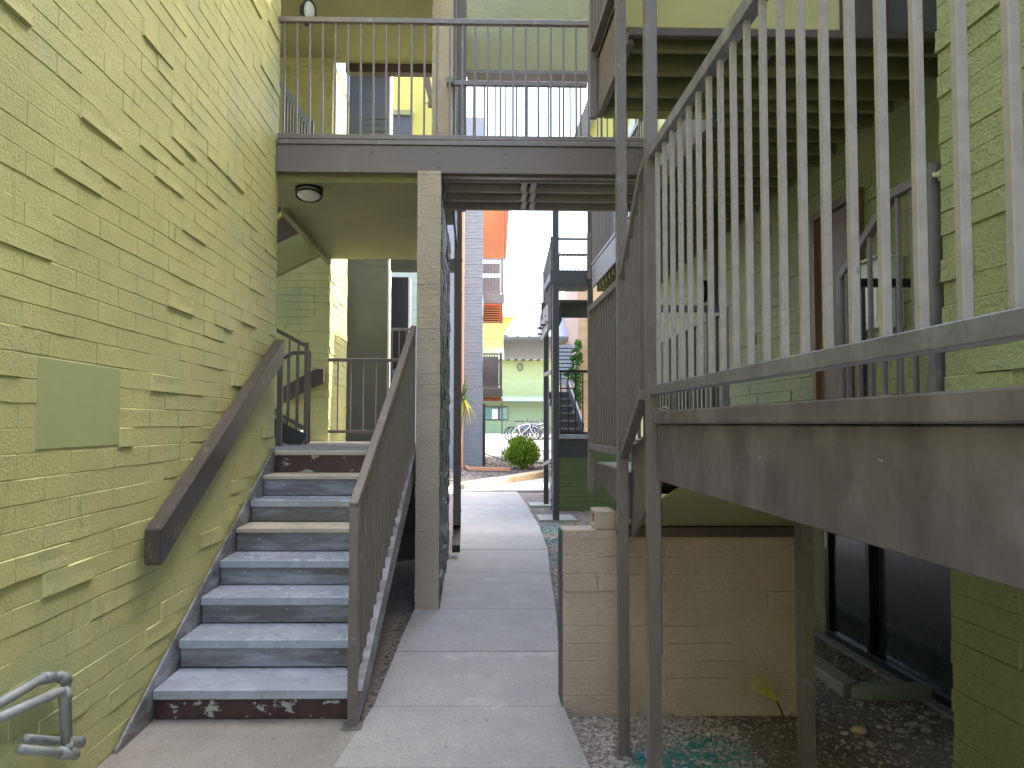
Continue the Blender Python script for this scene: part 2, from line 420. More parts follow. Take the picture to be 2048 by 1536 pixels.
# far plaza
pl = [on_ground(962, 905, .02), on_ground(1005, 918, .02), on_ground(1045, 930, .02)]
p1 = on_ground(967, 903, .02); p2 = on_ground(1010, 921, .02); p3 = on_ground(1110, 950, .02)
far = MB()
zf = lambda y: gz(y) + .03
grid = []
for (xa, xb, y) in ((p1.x - .4, 30, p1.y + 1), (p1.x - 6, 30, 36), (-16, 34, 40), (-16, 34, 46), (-16, 34, 56)): grid.append(((xa, y, zf(y)), (xb, y, zf(y))))
pv = [p2 + Vector((0, 0, .01)), p3 + Vector((6, -1, .02))] + [t for g in grid for t in g]
far.add(pv, [(0, 1, 3, 2), (2, 3, 5, 4), (4, 5, 7, 6), (6, 7, 9, 8), (8, 9, 11, 10)])
struct(far.build('plaza', M['plaza'], None))

# ---- loose stones (one object): right bed, strip beside the walk, under the stairs
def stone_field(name, areas, m, seed):
    rnd = random.Random(seed); mb = MB()
    ico = [(0, 0, 1), (.89, 0, .45), (.28, .85, .45), (-.72, .53, .45), (-.72, -.53, .45), (.28, -.85, .45), (.72, .53, -.3), (-.28, .85, -.3), (-.89, 0, -.3), (-.28, -.85, -.3), (.72, -.53, -.3)]
    fc = [(0, 1, 2), (0, 2, 3), (0, 3, 4), (0, 4, 5), (0, 5, 1), (1, 6, 2), (2, 7, 3), (3, 8, 4), (4, 9, 5), (5, 10, 1), (2, 6, 7), (3, 7, 8), (4, 8, 9), (5, 9, 10), (1, 10, 6)]
    for (x0, x1, y0, y1, n, s0, s1, test) in areas:
        for _ in range(n):
            x = rnd.uniform(x0, x1); y = rnd.uniform(y0, y1)
            if test and not test(x, y): continue
            s = s0 + (s1 - s0) * rnd.random() ** 2.2; a = rnd.uniform(0, 6.28); ca, sa = math.cos(a), math.sin(a)
            sx, sy, sz = s * rnd.uniform(.7, 1.3), s * rnd.uniform(.7, 1.1), s * rnd.uniform(.4, .8)
            vv = []
            for q in ico:
                k = rnd.uniform(.75, 1.15); X, Y, Z = q[0] * sx * k, q[1] * sy * k, q[2] * sz * k
                vv.append((x + X * ca - Y * sa, y + X * sa + Y * ca, gz(y) + Z + sz * .35))
            mb.add(vv, fc)
    return stuff(mb.build(name, m, None, center=False))
edge = [(t[1].y, t[1].x) for t in pts]
def right_of_walk(x, y):
    for (ya, xa), (yb, xb) in zip(edge, edge[1:]):
        if ya <= y <= yb: return x > xa + (xb - xa) * (y - ya) / (yb - ya) + .01
    return x > edge[-1][1] or y > edge[-1][0] + 1
tag_s = stone_field('gravel', [(.55, 1.5, 2.9, 4.45, 9500, .003, .017, right_of_walk), (1.3, 2.9, 2.9, 6.5, 5200, .003, .015, None), (1.9, 2.9, 4.0, 4.7, 70, .012, .030, None),
                               (.4, 1.3, 4.4, 15, 5200, .008, .024, right_of_walk)], M['pebble'], 5)
stone_field('gravel', [(-.62, -.3, 4.3, 7.5, 1500, .006, .022, lambda x, y: x < -.5 + .0 * y), (-.6, -.2, 7, 10, 300, .01, .03, None), (1.2, 3, 5, 16, 2200, .01, .022, None), (-.6, 3.5, 19, 30, 2500, .015, .04, lambda x, y: True)], M['gravel'], 6)
lit = MB(); rl_ = random.Random(33)
for _ in range(170):
    x = rl_.uniform(-1.7, .7); y = rl_.uniform(2.8, 8.5)
    if x < -.6 and y > 4.2: continue
    a = rl_.uniform(0, 6.28); s_ = rl_.uniform(.003, .011) * (1 if rl_.random() < .85 else 1.7); z = PAD + .004
    lit.add([(x + s_ * math.cos(a + t) * (1.0 if t in (0, math.pi) else .45), y + s_ * math.sin(a + t) * (1.0 if t in (0, math.pi) else .45), z + rl_.uniform(0, .004)) for t in (0, math.pi / 2, math.pi, 3 * math.pi / 2)], [(0, 1, 2, 3)])
stuff(lit.build('leaf_litter', M['stem'], None, center=False))
# larger stones lying on the gravel
rs = random.Random(12)
for (px, py, s, lab) in ((1718, 1461, .035, 'largest pinkish stone lying in front of the window kerb'), (1762, 1453, .02, 'small stone just right of the large pinkish stone'), (1800, 1462, .022, 'middle one of the pale stones in front of the window kerb'),
                          (1850, 1453, .022, 'rightmost pale stone, nearest to the green pier'), (1690, 1466, .018, 'smallest stone, just left of the large pinkish one'), (1755, 1345, .025, 'lone stone lying inside the kerbed pit below the window')):
    c = U(px, py, Z=G + .012)
    mb = MB(); n = 9; vv = []; ff = []
    for j in range(5):
        for i in range(n):
            th = math.pi * (j + .5) / 5; ph = 2 * math.pi * i / n; k = rs.uniform(.85, 1.12)
            vv.append(c + Vector((s * 1.4 * k * math.sin(th) * math.cos(ph), s * k * math.sin(th) * math.sin(ph), s * .7 * math.cos(th))))
    for j in range(4):
        for i in range(n): ff.append((j * n + i, j * n + (i + 1) % n, (j + 1) * n + (i + 1) % n, (j + 1) * n + i))
    ff += [tuple(range(n)), tuple(range(4 * n, 5 * n))[::-1]]
    o = mb.add(vv, ff).build('stone', M['pebble'] if s < .03 else M['curb'], None, smooth=True)
    tag(o, lab, 'stone', 'loose stones by the window kerb')

# ================================================================== LEFT BUILDING
LX = -1.80
lb = thing('apartment_building', 'yellow-green painted block building filling the left side, with a smooth square patch', 'building', (LX - 2, 3, G))
B('wall', M['green'], lb, LX - 5, LX, -3.0, 6.9, G - .2, 6.0)
# smooth patch
pa = U(75, 712, X=LX); pb_ = U(236, 890, X=LX)
block_wall(lb, (LX, 2.2, PAD + .01), '+X', 4.70, 5.9, M['green'], depth=.0032, proud=.15, limit=295, seed=4, holes=((pa.y - 2.2, pb_.y - 2.2, pb_.z - PAD - .01, pa.z - PAD - .01),))
B('patch', M['patch'], lb, LX - .01, LX + .005, pa.y, pb_.y, pb_.z, pa.z, .003)

# ---- breezeway behind the stair: lower level
YB = 10.4; LX2 = -1.97
bz = thing('breezeway_building', 'green block building around the covered landing at the top of the left stairs', 'building', (-2, 8, G))
B('floor_slab', M['pad'], bz, -4.5, -.50, 6.86, YB, LOW - .12, LOW)
B('foundation', M['charcoal'], bz, -4.5, -.52, 9.7, YB, G - .1, LOW - .122)
B('floor_joist', M['rail'], bz, -4.5, -.52, 6.87, 6.93, LOW - .30, LOW - .122)
block_wall(bz, (-1.8, 9.7, G), '-Y', 1.28, 1.3, M['charcoal'], depth=.006, limit=60, seed=91)
# upper floor slab with its green ceiling (opening for the stairwell on the left behind Y 7.9)
s = MB().box(-4.5, LX2, 6.93, 7.88, 2.29, UP); s.box(LX2, -.51, 6.93, YB, 2.29, UP); s.build('ceiling', M['plaster'], bz)
MB().bar((LX2 - .02, 7.9, 2.25), (LX2 - .02, YB, 2.25), .06, .07).build('ceiling_trim', M['plaster'], bz)
MB().bar((-4, 6.95, 2.275), (-.52, 6.95, 2.275), .05, .05).build('ceiling_trim', M['plaster'], bz)
B('wall', M['green'], bz, -4.6, LX2, YB, 11.8, LOW - .1, 5.15)
block_wall(bz, (-3.2, YB, LOW), '-Y', 3.2 + LX2, 2.7, M['green'], depth=.006, proud=.3, limit=80, seed=9)
block_wall(bz, (LX2, YB, LOW), '+X', 1.4, 2.55, M['green'], depth=.006, proud=.3, limit=60, seed=10)
block_wall(bz, (-3.2, YB, UP), '-Y', 3.2 + LX2, 2.5, M['green'], depth=.006, proud=.2, limit=70, seed=19)
B('post', M['plaster'], bz, ux(688, 12.1), ux(691, 12.1), 12.1, 12.15, G, 2.3)
# charcoal wall behind (both levels)
B('back_wall', M['slate'], bz, ux(691, 12.2), ux(773, 12.2), 12.2, 12.6, G, 6.3)
block_wall(bz, (ux(725, 12.2), 12.2, UP), '-Y', ux(773, 12.2) - ux(725, 12.2), 3.4, M['slate'], depth=.006, limit=30, seed=22)
B('corner_strip', M['white'], bz, ux(773, 12.3), ux(777.5, 12.3), 12.21, 12.5, G, 6.3)
B('end_panel', M['black'], bz, ux(778, 14), ux(815, 14), 14, 14.2, G, 2.75)
B('corner_strip', M['white'], bz, ux(815, 14), ux(819, 14), 13.98, 14.2, G, 2.72)
B('header', M['slate'], bz, ux(778, 11), -.2, 11.0, 11.2, 2.27, 2.44)
tealo = thing('far_wall', 'pale teal block wall glimpsed between the dark panels and the beige pillar', 'wall', (-1, 18, G))
B('wall', M['teal'], tealo, -2.2, -.9, 18.02, 18.4, G, 4)
block_wall(tealo, (-1.7, 18.02, G), '-Y', .8, 5.6, M['teal'], depth=.008, limit=40, seed=23, min_px=7)

# rear landing railing across the breezeway
def railing(label, a, b, ztop_a, zbot_a, spacing, m_rail, m_bal, ztop_b=None, zbot_b=None, top=(.04, .045), bot=(.035, .04), bal=.02, start=None, group=None, balloc=None, parent=None, name='railing', posts=()):
    a = Vector((a[0], a[1], 0)); b = Vector((b[0], b[1], 0))
    ztop_b = ztop_a if ztop_b is None else ztop_b; zbot_b = zbot_a if zbot_b is None else zbot_b
    t = parent or thing(name, label, 'railing', (a.x, a.y, zbot_a), group)
    za = Vector((0, 0, 1))
    MB().bar(a + za * (ztop_a - top[1] / 2), b + za * (ztop_b - top[1] / 2), top[0], top[1]).build('top_rail', m_rail, t, .003)
    MB().bar(a + za * (zbot_a + bot[1] / 2), b + za * (zbot_b + bot[1] / 2), bot[0], bot[1]).build('bottom_rail', m_rail, t, .003)
    L = (b - a).length; s = spacing * .5 if start is None else start
    while s < L - .01:
        k = s / L; p = a + (b - a) * k
        zb = zbot_a + (zbot_b - zbot_a) * k + bot[1] * .98; zt = ztop_a + (ztop_b - ztop_a) * k - top[1] * .98
        cyl_bar('baluster', m_bal, t, p + za * zb, p + za * zt, bal)
        s += spacing
    for k, z0, z1, w in posts:
        p = a + (b - a) * k; cyl_bar('post', m_rail, t, p + za * z0, p + za * z1, w)
    return t
railing('brown railing across the back of the lower left landing in front of the dark wall', (LX2 + .01, YB - .1), (-.85, YB - .1), uz(718, YB - .1), LOW + .12, .172, M['rail'], M['rail'], bal=.018, start=.13)
railing('small brown railing in the far right corner of the lower breezeway', (-1.40, 12.6), (-.95, 12.6), uz(657, 12.6), -.2, .12, M['rail'], M['rail'], bal=.018)
o = B('sign_board', M['cloth'], None, -1.36, -1.12, 12.9, 12.93, .35, .93)
tag(o, 'blue panel glimpsed behind the corner railing of the breezeway', 'panel')
# breezeway side stair going up and down to the left
st = thing('side_staircase', 'dark metal side stair going left from the lower landing, half hidden by the wall', 'staircase', (-2.2, 9, LOW))
ya = 8.95
MB().bar(U(530, 848, Y=ya), U(606, 884, Y=ya), .05, .20).build('stringer', M['dark'], st)
for i in range(3):
    B('tread', M['tread_old'], st, -2.6 - i * .3, -2.25 - i * .3, ya + .05, YB - .05, LOW + .13 + i * .17, LOW + .16 + i * .17)
    B('riser', M['rail'], st, -2.26 - i * .3, -2.24 - i * .3, ya + .05, YB - .05, LOW + (i) * .17, LOW + .13 + i * .17)
rl = thing('side_stair_railing', 'dark railing of the side stair with a heavy end post beside the wall corner', 'railing', (-2.1, ya, LOW))
MB().bar(U(535, 650, Y=ya), U(612, 692, Y=ya), .04, .045).build('top_rail', M['rail'], rl, .003)
MB().bar(U(548, 822, Y=ya), U(607, 856, Y=ya), .04, .045).build('bottom_rail', M['rail'], rl, .003)
MB().bar(U(548, 838, Y=ya), U(607, 870, Y=ya), .03, .03).build('lower_rail', M['rail'], rl, .003)
for px, t0, b0 in ((577, 672, 838), (595, 682, 848)):
    cyl_bar('baluster', M['rail'], rl, U(px, b0, Y=ya), Vector((U(px, b0, Y=ya).x, ya, uz(t0, ya))), .02)
px_ = U(611, 885, Y=ya); cyl_bar('post', M['rail'], rl, Vector((px_.x, ya, LOW)), Vector((px_.x, ya, uz(687, ya))), .045)
p5 = U(558, 892, Y=8.3); cyl_bar('post', M['rail'], rl, Vector((p5.x, 8.3, LOW)), Vector((p5.x, 8.3, uz(722, 8.3))), .055)
MB().bar(U(520, 740, Y=8.3), U(562, 726, Y=8.3), .05, .05).build('top_rail', M['rail'], rl, .003)
MB().bar(U(520, 836, Y=8.31), U(556, 820, Y=8.31), .04, .04).build('bottom_rail', M['rail'], rl, .003)
MB().tube([U(556, 722, Y=9.6), U(584, 706, Y=9.6), U(612, 706, Y=9.6), U(618, 710, Y=9.6)], .028, 6).build('handrail', M['rail'], rl)
p6 = U(617, 880, Y=9.6); cyl_bar('post', M['rail'], rl, Vector((p6.x, 9.6, LOW)), Vector((p6.x, 9.6, uz(704, 9.6))), .035)
for px in (574, 592):
    q = U(px, 860, Y=9.6); cyl_bar('baluster', M['rail'], rl, Vector((q.x, 9.6, uz(860, 9.6))), Vector((q.x, 9.6, uz(712, 9.6))), .02)
hb = MB().prism([U(566, 773, Y=YB - .12), U(566, 806, Y=YB - .12), U(620, 776, Y=YB - .12), U(647, 764, Y=YB - .12), U(647, 738, Y=YB - .12), U(632, 737, Y=YB - .12)], (0, .09, 0)).build('handrail_board', M['brown'], None, .004)
tag(hb, 'short dark brown handrail board fixed to the green wall behind the landing', 'handrail')
# underside of the flight above, seen through the stairwell opening
MB().prism([U(540, 494, Y=9.2), U(608, 462, Y=9.2), U(640, 508, Y=9.2), U(540, 556, Y=9.2)], (0, .12, 0)).build('stair_underside', M['plaster'], bz)
MB().prism([U(540, 400, Y=YB - .01), U(640, 400, Y=YB - .01), U(640, 480, Y=YB - .01), U(540, 500, Y=YB - .01)], (0, .02, 0)).build('shaft_dark', M['brown'], bz)  # brown sheet painting the dark void behind the flight
MB().prism([U(540, 440, Y=9.0), U(566, 420, Y=9.0), U(572, 424, Y=9.0), U(540, 449, Y=9.0)], (0, .05, 0)).build('stair_edge', M['yellow'], bz)

# ---- upper level behind the bridge
B('upper_ceiling', M['plaster'], bz, -4.6, -.20, 6.95, 10.55, 5.15, 5.35)
B('roof', M['brown'], bz, -6.5, -.20, 6.9, 10.7, 5.36, 5.6)
B('roof', M['brown'], bz, -5, -1.15, 10.75, 12.8, 6.32, 6.5)  # out-of-sight roof added to keep skylight off the slate wall
B('header', M['brown'], bz, LX2 + .15, -.2, 10.56, 10.70, 5.03, 5.20)
B('parapet_wall', M['shaded_wall'], bz, ux(912, 10.4), 2.6, 10.4, 10.62, uz(140, 10.4), 6.6)
B('flashing', M['rail'], bz, ux(931, 10.4), 2.6, 10.38, 10.64, uz(140, 10.4) - .05, uz(140, 10.4) - .002)
yy = 15.5
B('far_wall', M['yellow'], bz, ux(777, yy), ux(868, yy), yy, yy + .2, 3.3, 8.4)
d = B('door', M['slate'], bz, ux(777, yy - .1), ux(815, yy - .1), yy - .08, yy - .002, 3.4, uz(236, yy))
B('door_head', M['plaster'], bz, ux(777, yy - .1), ux(820, yy - .1), yy - .12, yy - .003, uz(236, yy) + .005, uz(226, yy))
MB().prism([U(833, 136, Y=14.8), U(841, 136, Y=14.8), U(857, 200, Y=14.8), U(852, 205, Y=14.8), U(846, 206, Y=14.8)], (0, .1, 0)).build('stair_stringer', M['yellow'], bz)
MB().prism([U(843, 136, Y=15.0), U(856, 136, Y=15.0), U(864, 180, Y=15.0), U(864, 212, Y=15.0), U(856, 212, Y=15.0)], (0, .1, 0)).build('stair_void', M['brown'], bz)
ur = thing('upper_stair_railing', 'pale sloping stair railing at the left edge behind the bridge', 'railing', (-2.2, 9.2, UP))
MB().bar(U(560, 166, Y=9.2), U(617, 248, Y=9.2), .05, .06).build('top_rail', M['metal_roof'], ur, .003)
for i in range(9):
    px = 567 + i * 5.8; q = U(px, 272, Y=9.2); tp = 166 + (px - 560) * 1.44 + 8
    cyl_bar('baluster', M['rail'], ur, Vector((q.x, 9.2, UP)), Vector((q.x, 9.2, uz(tp, 9.2))), .02)
cyl_bar('post', M['rail'], ur, Vector((ux(617, 9.2), 9.2, UP)), Vector((ux(617, 9.2), 9.2, uz(246, 9.2))), .03)

# ---- oval bulkhead lights
def bulkhead(label, c, normal, r, axis, group='oval bulkhead lights', asp=.58):
    """c centre on the surface, normal outward, axis long direction"""
    t = thing('wall_light', label, 'light', c, group)
    c = Vector(c); nrm = Vector(normal).normalized(); ax = Vector(axis).normalized(); ay = nrm.cross(ax)
    def oval(k, off): return [c + nrm * off + ax * (math.cos(a) * r * k) + ay * (math.sin(a) * r * asp * k) for a in [2 * math.pi * i / 28 for i in range(28)]]
    mb = MB(); o0 = oval(1, 0); o1 = oval(1, .045); mb.add(o0 + o1, [tuple(range(28))[::-1], tuple(range(28, 56))] + [(i, (i + 1) % 28, 28 + (i + 1) % 28, 28 + i) for i in range(28)])
    mb.build('housing', M['black'], t)
    rings = [oval(.86, .045), oval(.84, .07), oval(.66, .095), oval(.35, .108)]
    vv = [q for ring in rings for q in ring]; ff = [(j * 28 + i, j * 28 + (i + 1) % 28, (j + 1) * 28 + (i + 1) % 28, (j + 1) * 28 + i) for j in range(3) for i in range(28)] + [tuple(84 + i for i in range(28))]
    MB().add(vv, ff).build('lens', M['lens'], t, smooth=True)
    MB().tube(oval(.93, .075), .011, 6, closed=True).build('guard_ring', M['black'], t, smooth=True)
    return t
bulkhead('black oval light with a pale lens under the ceiling above the lower landing', (ux(612, 7.25), 7.25, 2.288), (0, -.25, -1), .135, (1, 0, 0), asp=.95)
bulkhead('half-hidden oval light at the top edge beside the left wall', (LX + .08, 7.6, 4.22), (.6, -.8, 0), .13, (0, 0, 1))

# ================================================================== LEFT STAIRCASE
RI, RU, Y0 = .174, .359, 4.29
sc = thing('staircase', 'grey metal staircase with worn painted treads rising to the lower landing', 'staircase', (-1.2, Y0, PAD))
XL = LX + .035; XR = -.655
for i in range(8):
    z = PAD + RI * (i + 1); y = Y0 + RU * i
    xr = -.655 + .013 * i
    old = i in (4, 6)
    if i < 7:
        lip = .045 if not old else .028
        mt = M['tread_old'] if old else M['tread']
        mb = MB(); mb.box(XL, xr, y - .002, y + RU + .012, z - .012, z)
        mb.box(XL, xr, y - .014, y + .012, z - (.052 if not old else .032), z - .0005)
        mb.build('tread', mt, sc, .003)
    rm = M['riser_old'] if i in (0, 7) else M['riser']
    B('riser', rm, sc, XL, xr, y + .022, y + .040, z - RI + .002, z - .012, .002)
B('landing_edge', M['tread_old'], sc, XL, -.52, Y0 + RU * 7 - .015, Y0 + RU * 7 + .05, LOW - .035, LOW + .003, .004)
# stringers
def string_poly(x, y0, y1, off_t, off_b):
    k = RI / RU
    zt = lambda y: PAD + (y - 3.85) * k + off_t
    return [(x, y0, PAD - .03), (x, y0 + .85, PAD - .03), (x, y1, zt(y1) - .36), (x, y1, zt(y1)), (x, y0 + .02, zt(y0) + .02)]
MB().prism(string_poly(LX + .014, 3.86, 6.80, 0, 0), (.016, 0, 0)).build('stringer', M['riser'], sc, .003)
k = RI / RU
p = [(-.64, 4.22, PAD + .0), (-.64, 4.42, PAD), (-.545, 6.84, LOW - .30), (-.545, 6.84, LOW - .02), (-.64, 4.22, PAD + .17)]
MB().prism(p, (.022, 0, 0)).build('stringer', M['riser'], sc, .002)
MB().bar((-.62, 4.23, PAD + .175), (-.528, 6.84, LOW - .0), .045, .02).build('stringer_flange', M['riser'], sc, .002)
for i in range(7):
    for kx in (.15, .5, .85):
        x = XL + (XR - XL) * kx; z = PAD + RI * i + .09; y = Y0 + RU * i
        MB().tube([(x, y + .023, z), (x, y + .014, z)], .007, 6).build('bolt', M['tread'], sc)

# its open railing
sr = thing('stair_railing', 'brown square-tube railing on the open side of the grey staircase', 'railing', (-.62, 4.22, PAD))
A = Vector((-.645, 4.20, -.44)); Bp = Vector((-.535, 6.88, .885))
cyl_bar('post', M['rail'], sr, (A.x, A.y, PAD - .06), (A.x, A.y, A.z - .02), .052, .045)
MB().bar(A - (Bp - A).normalized() * .03, Bp, .05, .04).build('top_rail', M['rail'], sr, .004)
A2 = Vector((-.642, 4.24, PAD + .10)); B2 = Vector((-.535, 6.88, LOW + .04))
MB().bar(A2, B2, .03, .03).build('bottom_rail', M['rail'], sr, .003)
n = 23
for i in range(1, n):
    t = i / n; a = A.lerp(Bp, t); b = A2.lerp(B2, t)
    cyl_bar('baluster', M['rail'], sr, (a.x, a.y, b.z), (a.x, a.y, a.z - .015), .019)
cyl_bar('post', M['rail'], sr, (Bp.x, Bp.y, LOW - .05), (Bp.x, Bp.y, Bp.z), .04)

# handrail board on the wall
hr = thing('wall_handrail', 'long dark brown board handrail with worn shiny patches on the left wall', 'handrail', (LX, 4.1, -.7))
a0 = Vector((0, 4.12, -.575)); a1 = Vector((0, 6.72, .75))
pr = [(LX + .035, a0.y, a0.z), (LX + .035, a0.y, a0.z - .185), (LX + .035, a0.y + .03, a0.z - .20), (LX + .035, a1.y, a1.z - .20), (LX + .035, a1.y, a1.z)]
MB().prism(pr, (.088, 0, 0)).build('board', M['wood'], hr, .006)
for t in (.12, .5, .88):
    y = a0.y + (a1.y - a0.y) * t; z = a0.z + (a1.z - a0.z) * t - .12
    MB().tube([(LX, y, z - .04), (LX + .05, y, z)], .012, 8).build('bracket', M['rail'], hr)

# pipes at the foot of the left wall
pg = thing('pipe_assembly', 'pair of grey painted pipes with elbows low on the left wall', 'pipe', (LX, 3, -1.4))
def P3(px, py, X): return U(px, py, X=X)
xa, xb = LX + .05, LX + .13
r = .019
def rounded(pts, rad=.045, n=5):
    out = [pts[0]]
    for i in range(1, len(pts) - 1):
        p0, p1, p2 = pts[i - 1], pts[i], pts[i + 1]; d0 = (p0 - p1).normalized(); d1 = (p2 - p1).normalized()
        for k in range(n + 1):
            t = k / n; q0 = p1 + d0 * rad * (1 - t); q1 = p1 + d1 * rad * t; out.append(q0.lerp(q1, t))
    out.append(pts[-1]); return out
pA = [P3(-60, 1442, xa), P3(84, 1357, xa), P3(132, 1352, xa), P3(136, 1478, xa)]
pB = [P3(-60, 1462, xb), P3(126, 1380, xb), P3(132, 1498, xb)]
MB().tube(rounded(pA), r, 12).build('pipe', M['pipe'], pg, smooth=True)
MB().tube(rounded(pB, .035), r, 12).build('pipe', M['pipe'], pg, smooth=True)
pC = [P3(40, 1499, xb), P3(150, 1508, xb)]; pD = [P3(52, 1478, xa), P3(160, 1485, xa)]
MB().tube(pC, r * .95, 12).build('pipe', M['pipe'], pg, smooth=True)
MB().tube(pD, r * .95, 12).build('pipe', M['pipe'], pg, smooth=True)
for c, dr, X in (((84, 1357), (104, 1354), xa), ((118, 1353), (134, 1360), xa), ((128, 1382), (133, 1398), xb), ((133, 1484), (133, 1500), xb), ((118, 1505), (150, 1508), xb), ((128, 1482), (162, 1485), xa)):
    MB().tube([P3(*c, X), P3(*dr, X)], r * 1.3, 12).build('fitting', M['pipe'], pg, smooth=True)

# ================================================================== BEIGE PILLAR WALL + DOWNSPOUT
PX0, PX1, PY0, PY1 = -.500, -.285, 6.78, 9.6
pw = thing('pillar_wall', 'beige-fronted block pillar wall standing between the staircase and the walk', 'wall', (-.4, 8, PAD))
B('core', M['pillar'], pw, PX0 + .004, PX1 - .02, PY0 + .004, PY0 + .05, G - .1, 2.31)
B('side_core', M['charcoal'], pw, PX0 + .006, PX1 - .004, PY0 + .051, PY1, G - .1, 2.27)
rows = int((2.31 - PAD) / BH)
rnd = random.Random(2)
for i in range(rows + 1):
    z = PAD - .02 + i * BH; me = _bv.get(('pf', i % 6))
    if not me:
        v, f = brick_variant(40 + i, PX1 - PX0, BH); me = bpy.data.meshes.new('brick'); me.from_pydata(v, [], f); me.materials.append(M['pillar']); _bv[('pf', i % 6)] = me
    zz = min(BH, 2.315 - z)
    if zz > .03: link('brick', me, pw, (PX0 + rnd.uniform(-.003, .003), PY0 + .004, z), None, (1, rnd.uniform(.0015, .0035), zz / BH))
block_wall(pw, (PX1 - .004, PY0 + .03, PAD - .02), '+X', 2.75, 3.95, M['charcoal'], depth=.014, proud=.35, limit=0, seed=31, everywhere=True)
# left flank of the pillar (beige)
B('flank', M['pillar'], pw, PX0, PX0 + .006, PY0 + .01, PY0 + .35, G - .1, 2.27)
up_ = thing('upper_pillar', 'beige block pillar rising behind the bridge railing on the upper level', 'pillar', (-.3, 8.2, UP))
B('core', M['pillar'], up_, -.44, -.215, 8.06, 8.5, UP - .3, 6.6)
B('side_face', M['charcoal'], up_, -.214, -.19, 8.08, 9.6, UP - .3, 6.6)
for i in range(20):
    link('brick', _bv[('pf', i % 6)], up_, (-.443 + rnd.uniform(-.003, .003), 8.061, UP - .02 + i * BH), None, (1.06, rnd.uniform(.0015, .003), 1))
ds = thing('downspout', 'brown rectangular downspout running down behind the beige pillar to the walk', 'downspout', (-.2, 9.7, PAD))
B('pipe', M['vinyl'], ds, ux(907, 9.66), ux(922.5, 9.66), 9.65, 9.74, -1.30, UP + .3, .004)
B('collar', M['vinyl'], ds, ux(906, 9.66), ux(923.5, 9.66), 9.64, 9.75, -1.12, -1.09, .002)
B('collar', M['vinyl'], ds, ux(906, 9.66), ux(923.5, 9.66), 9.64, 9.75, 2.12, 2.14, .002)
MB().prism([(ux(907, 9.66), 9.70, -1.30), (ux(922.5, 9.66), 9.70, -1.30), (ux(921, 9.3), 9.35, -1.50), (ux(905, 9.3), 9.35, -1.50)], (0, 0, -.09)).build('elbow', M['black'], ds, .003)
B('pipe', M['vinyl'], ds, ux(912, 9.0), ux(930, 9.0), 9.0, 9.09, UP + .02, 6.6, .004)

# ================================================================== BRIDGE
br = thing('bridge', 'brown-painted timber footbridge crossing overhead at second floor level', 'bridge', (0, 7.3, 2.3))
BX1 = 2.9
B('fascia_beam', M['fascia'], br, -1.795, 1.75, 6.80, 6.84, 2.30, 2.555, .004)
B('edge_cap', M['rail'], br, -1.795, 1.76, 6.785, 6.90, 2.556, 2.60, .004)
B('deck', M['fascia'], br, -.44, BX1, 6.91, 7.99, 2.48, 2.575)
for i, y in enumerate((7.05, 7.36, 7.67, 7.98)):
    B('joist', M['rail'] if False else M['joist_grey'], br, PX1 + .01, BX1, y - .02, y + .02, 2.30, 2.475, .003)
for i, y in enumerate((7.05, 7.36, 7.67)):
    for dx in (-.045, .045):
        x = ux(1061, 7.2) + dx + .02 * i - .02
        B('blocking', M['rail'], br, x - .028, x + .028, y + .025, y + .285, 2.302, 2.45, .002)
MB().box(PX1 + .01, BX1, 6.86, 6.93, 2.285, 2.300).build('ledger', M['rail'], br)
railing('brown railing along the near side of the overhead bridge', (-1.79, 6.83), (ux(1290, 6.83), 6.83), uz(40, 6.83), 2.615, .1175, M['rail'], M['rail'], start=.05, top=(.05, .048), bot=(.04, .045), bal=.019)
railing('brown railing along the far side of the bridge with the sky behind it', (ux(893, 8.0), 8.0), (ux(1176, 8.0), 8.0), uz(163, 8.0), UP + .03, .1165, M['rail'], M['rail'], start=.16, top=(.05, .05), bot=(.03, .03), bal=.018)
B('end_bracket', M['rail'], br, ux(893, 7.95) - .02, ux(903, 7.95), 7.93, 8.03, uz(172, 8) , uz(160, 8), .006)
# house glimpsed beyond the bridge at right
hz = thing('neighbour_building', 'sunlit yellow-green building with brown trim seen beyond the right end of the bridge', 'building', (3, 16, G))
MB().prism([U(1170, 272, Y=16), U(1215, 150, Y=16), U(1420, 150, Y=16), U(1420, 300, Y=16), U(1160, 300, Y=16)], (0, .3, 0)).build('wall', M['yellow'], hz)
MB().prism([U(1143, 285, Y=15.9), U(1180, 185, Y=15.9), U(1196, 150, Y=15.9), U(1216, 150, Y=15.9), U(1172, 285, Y=15.9)], (0, .1, 0)).build('stair_stringer', M['mauve'], hz)
railing('brown railing of the far deck behind the bridge on the right', (ux(1187, 14.5), 14.5), (ux(1400, 14.5), 14.5), uz(225, 14.5), uz(283, 14.5), .19, M['rail'], M['rail'], bal=.03, start=.1)
MB().bar(U(1248, 292, Y=15.2), U(1268, 236, Y=15.2), .06, .1).build('stair_edge', M['white'], hz)

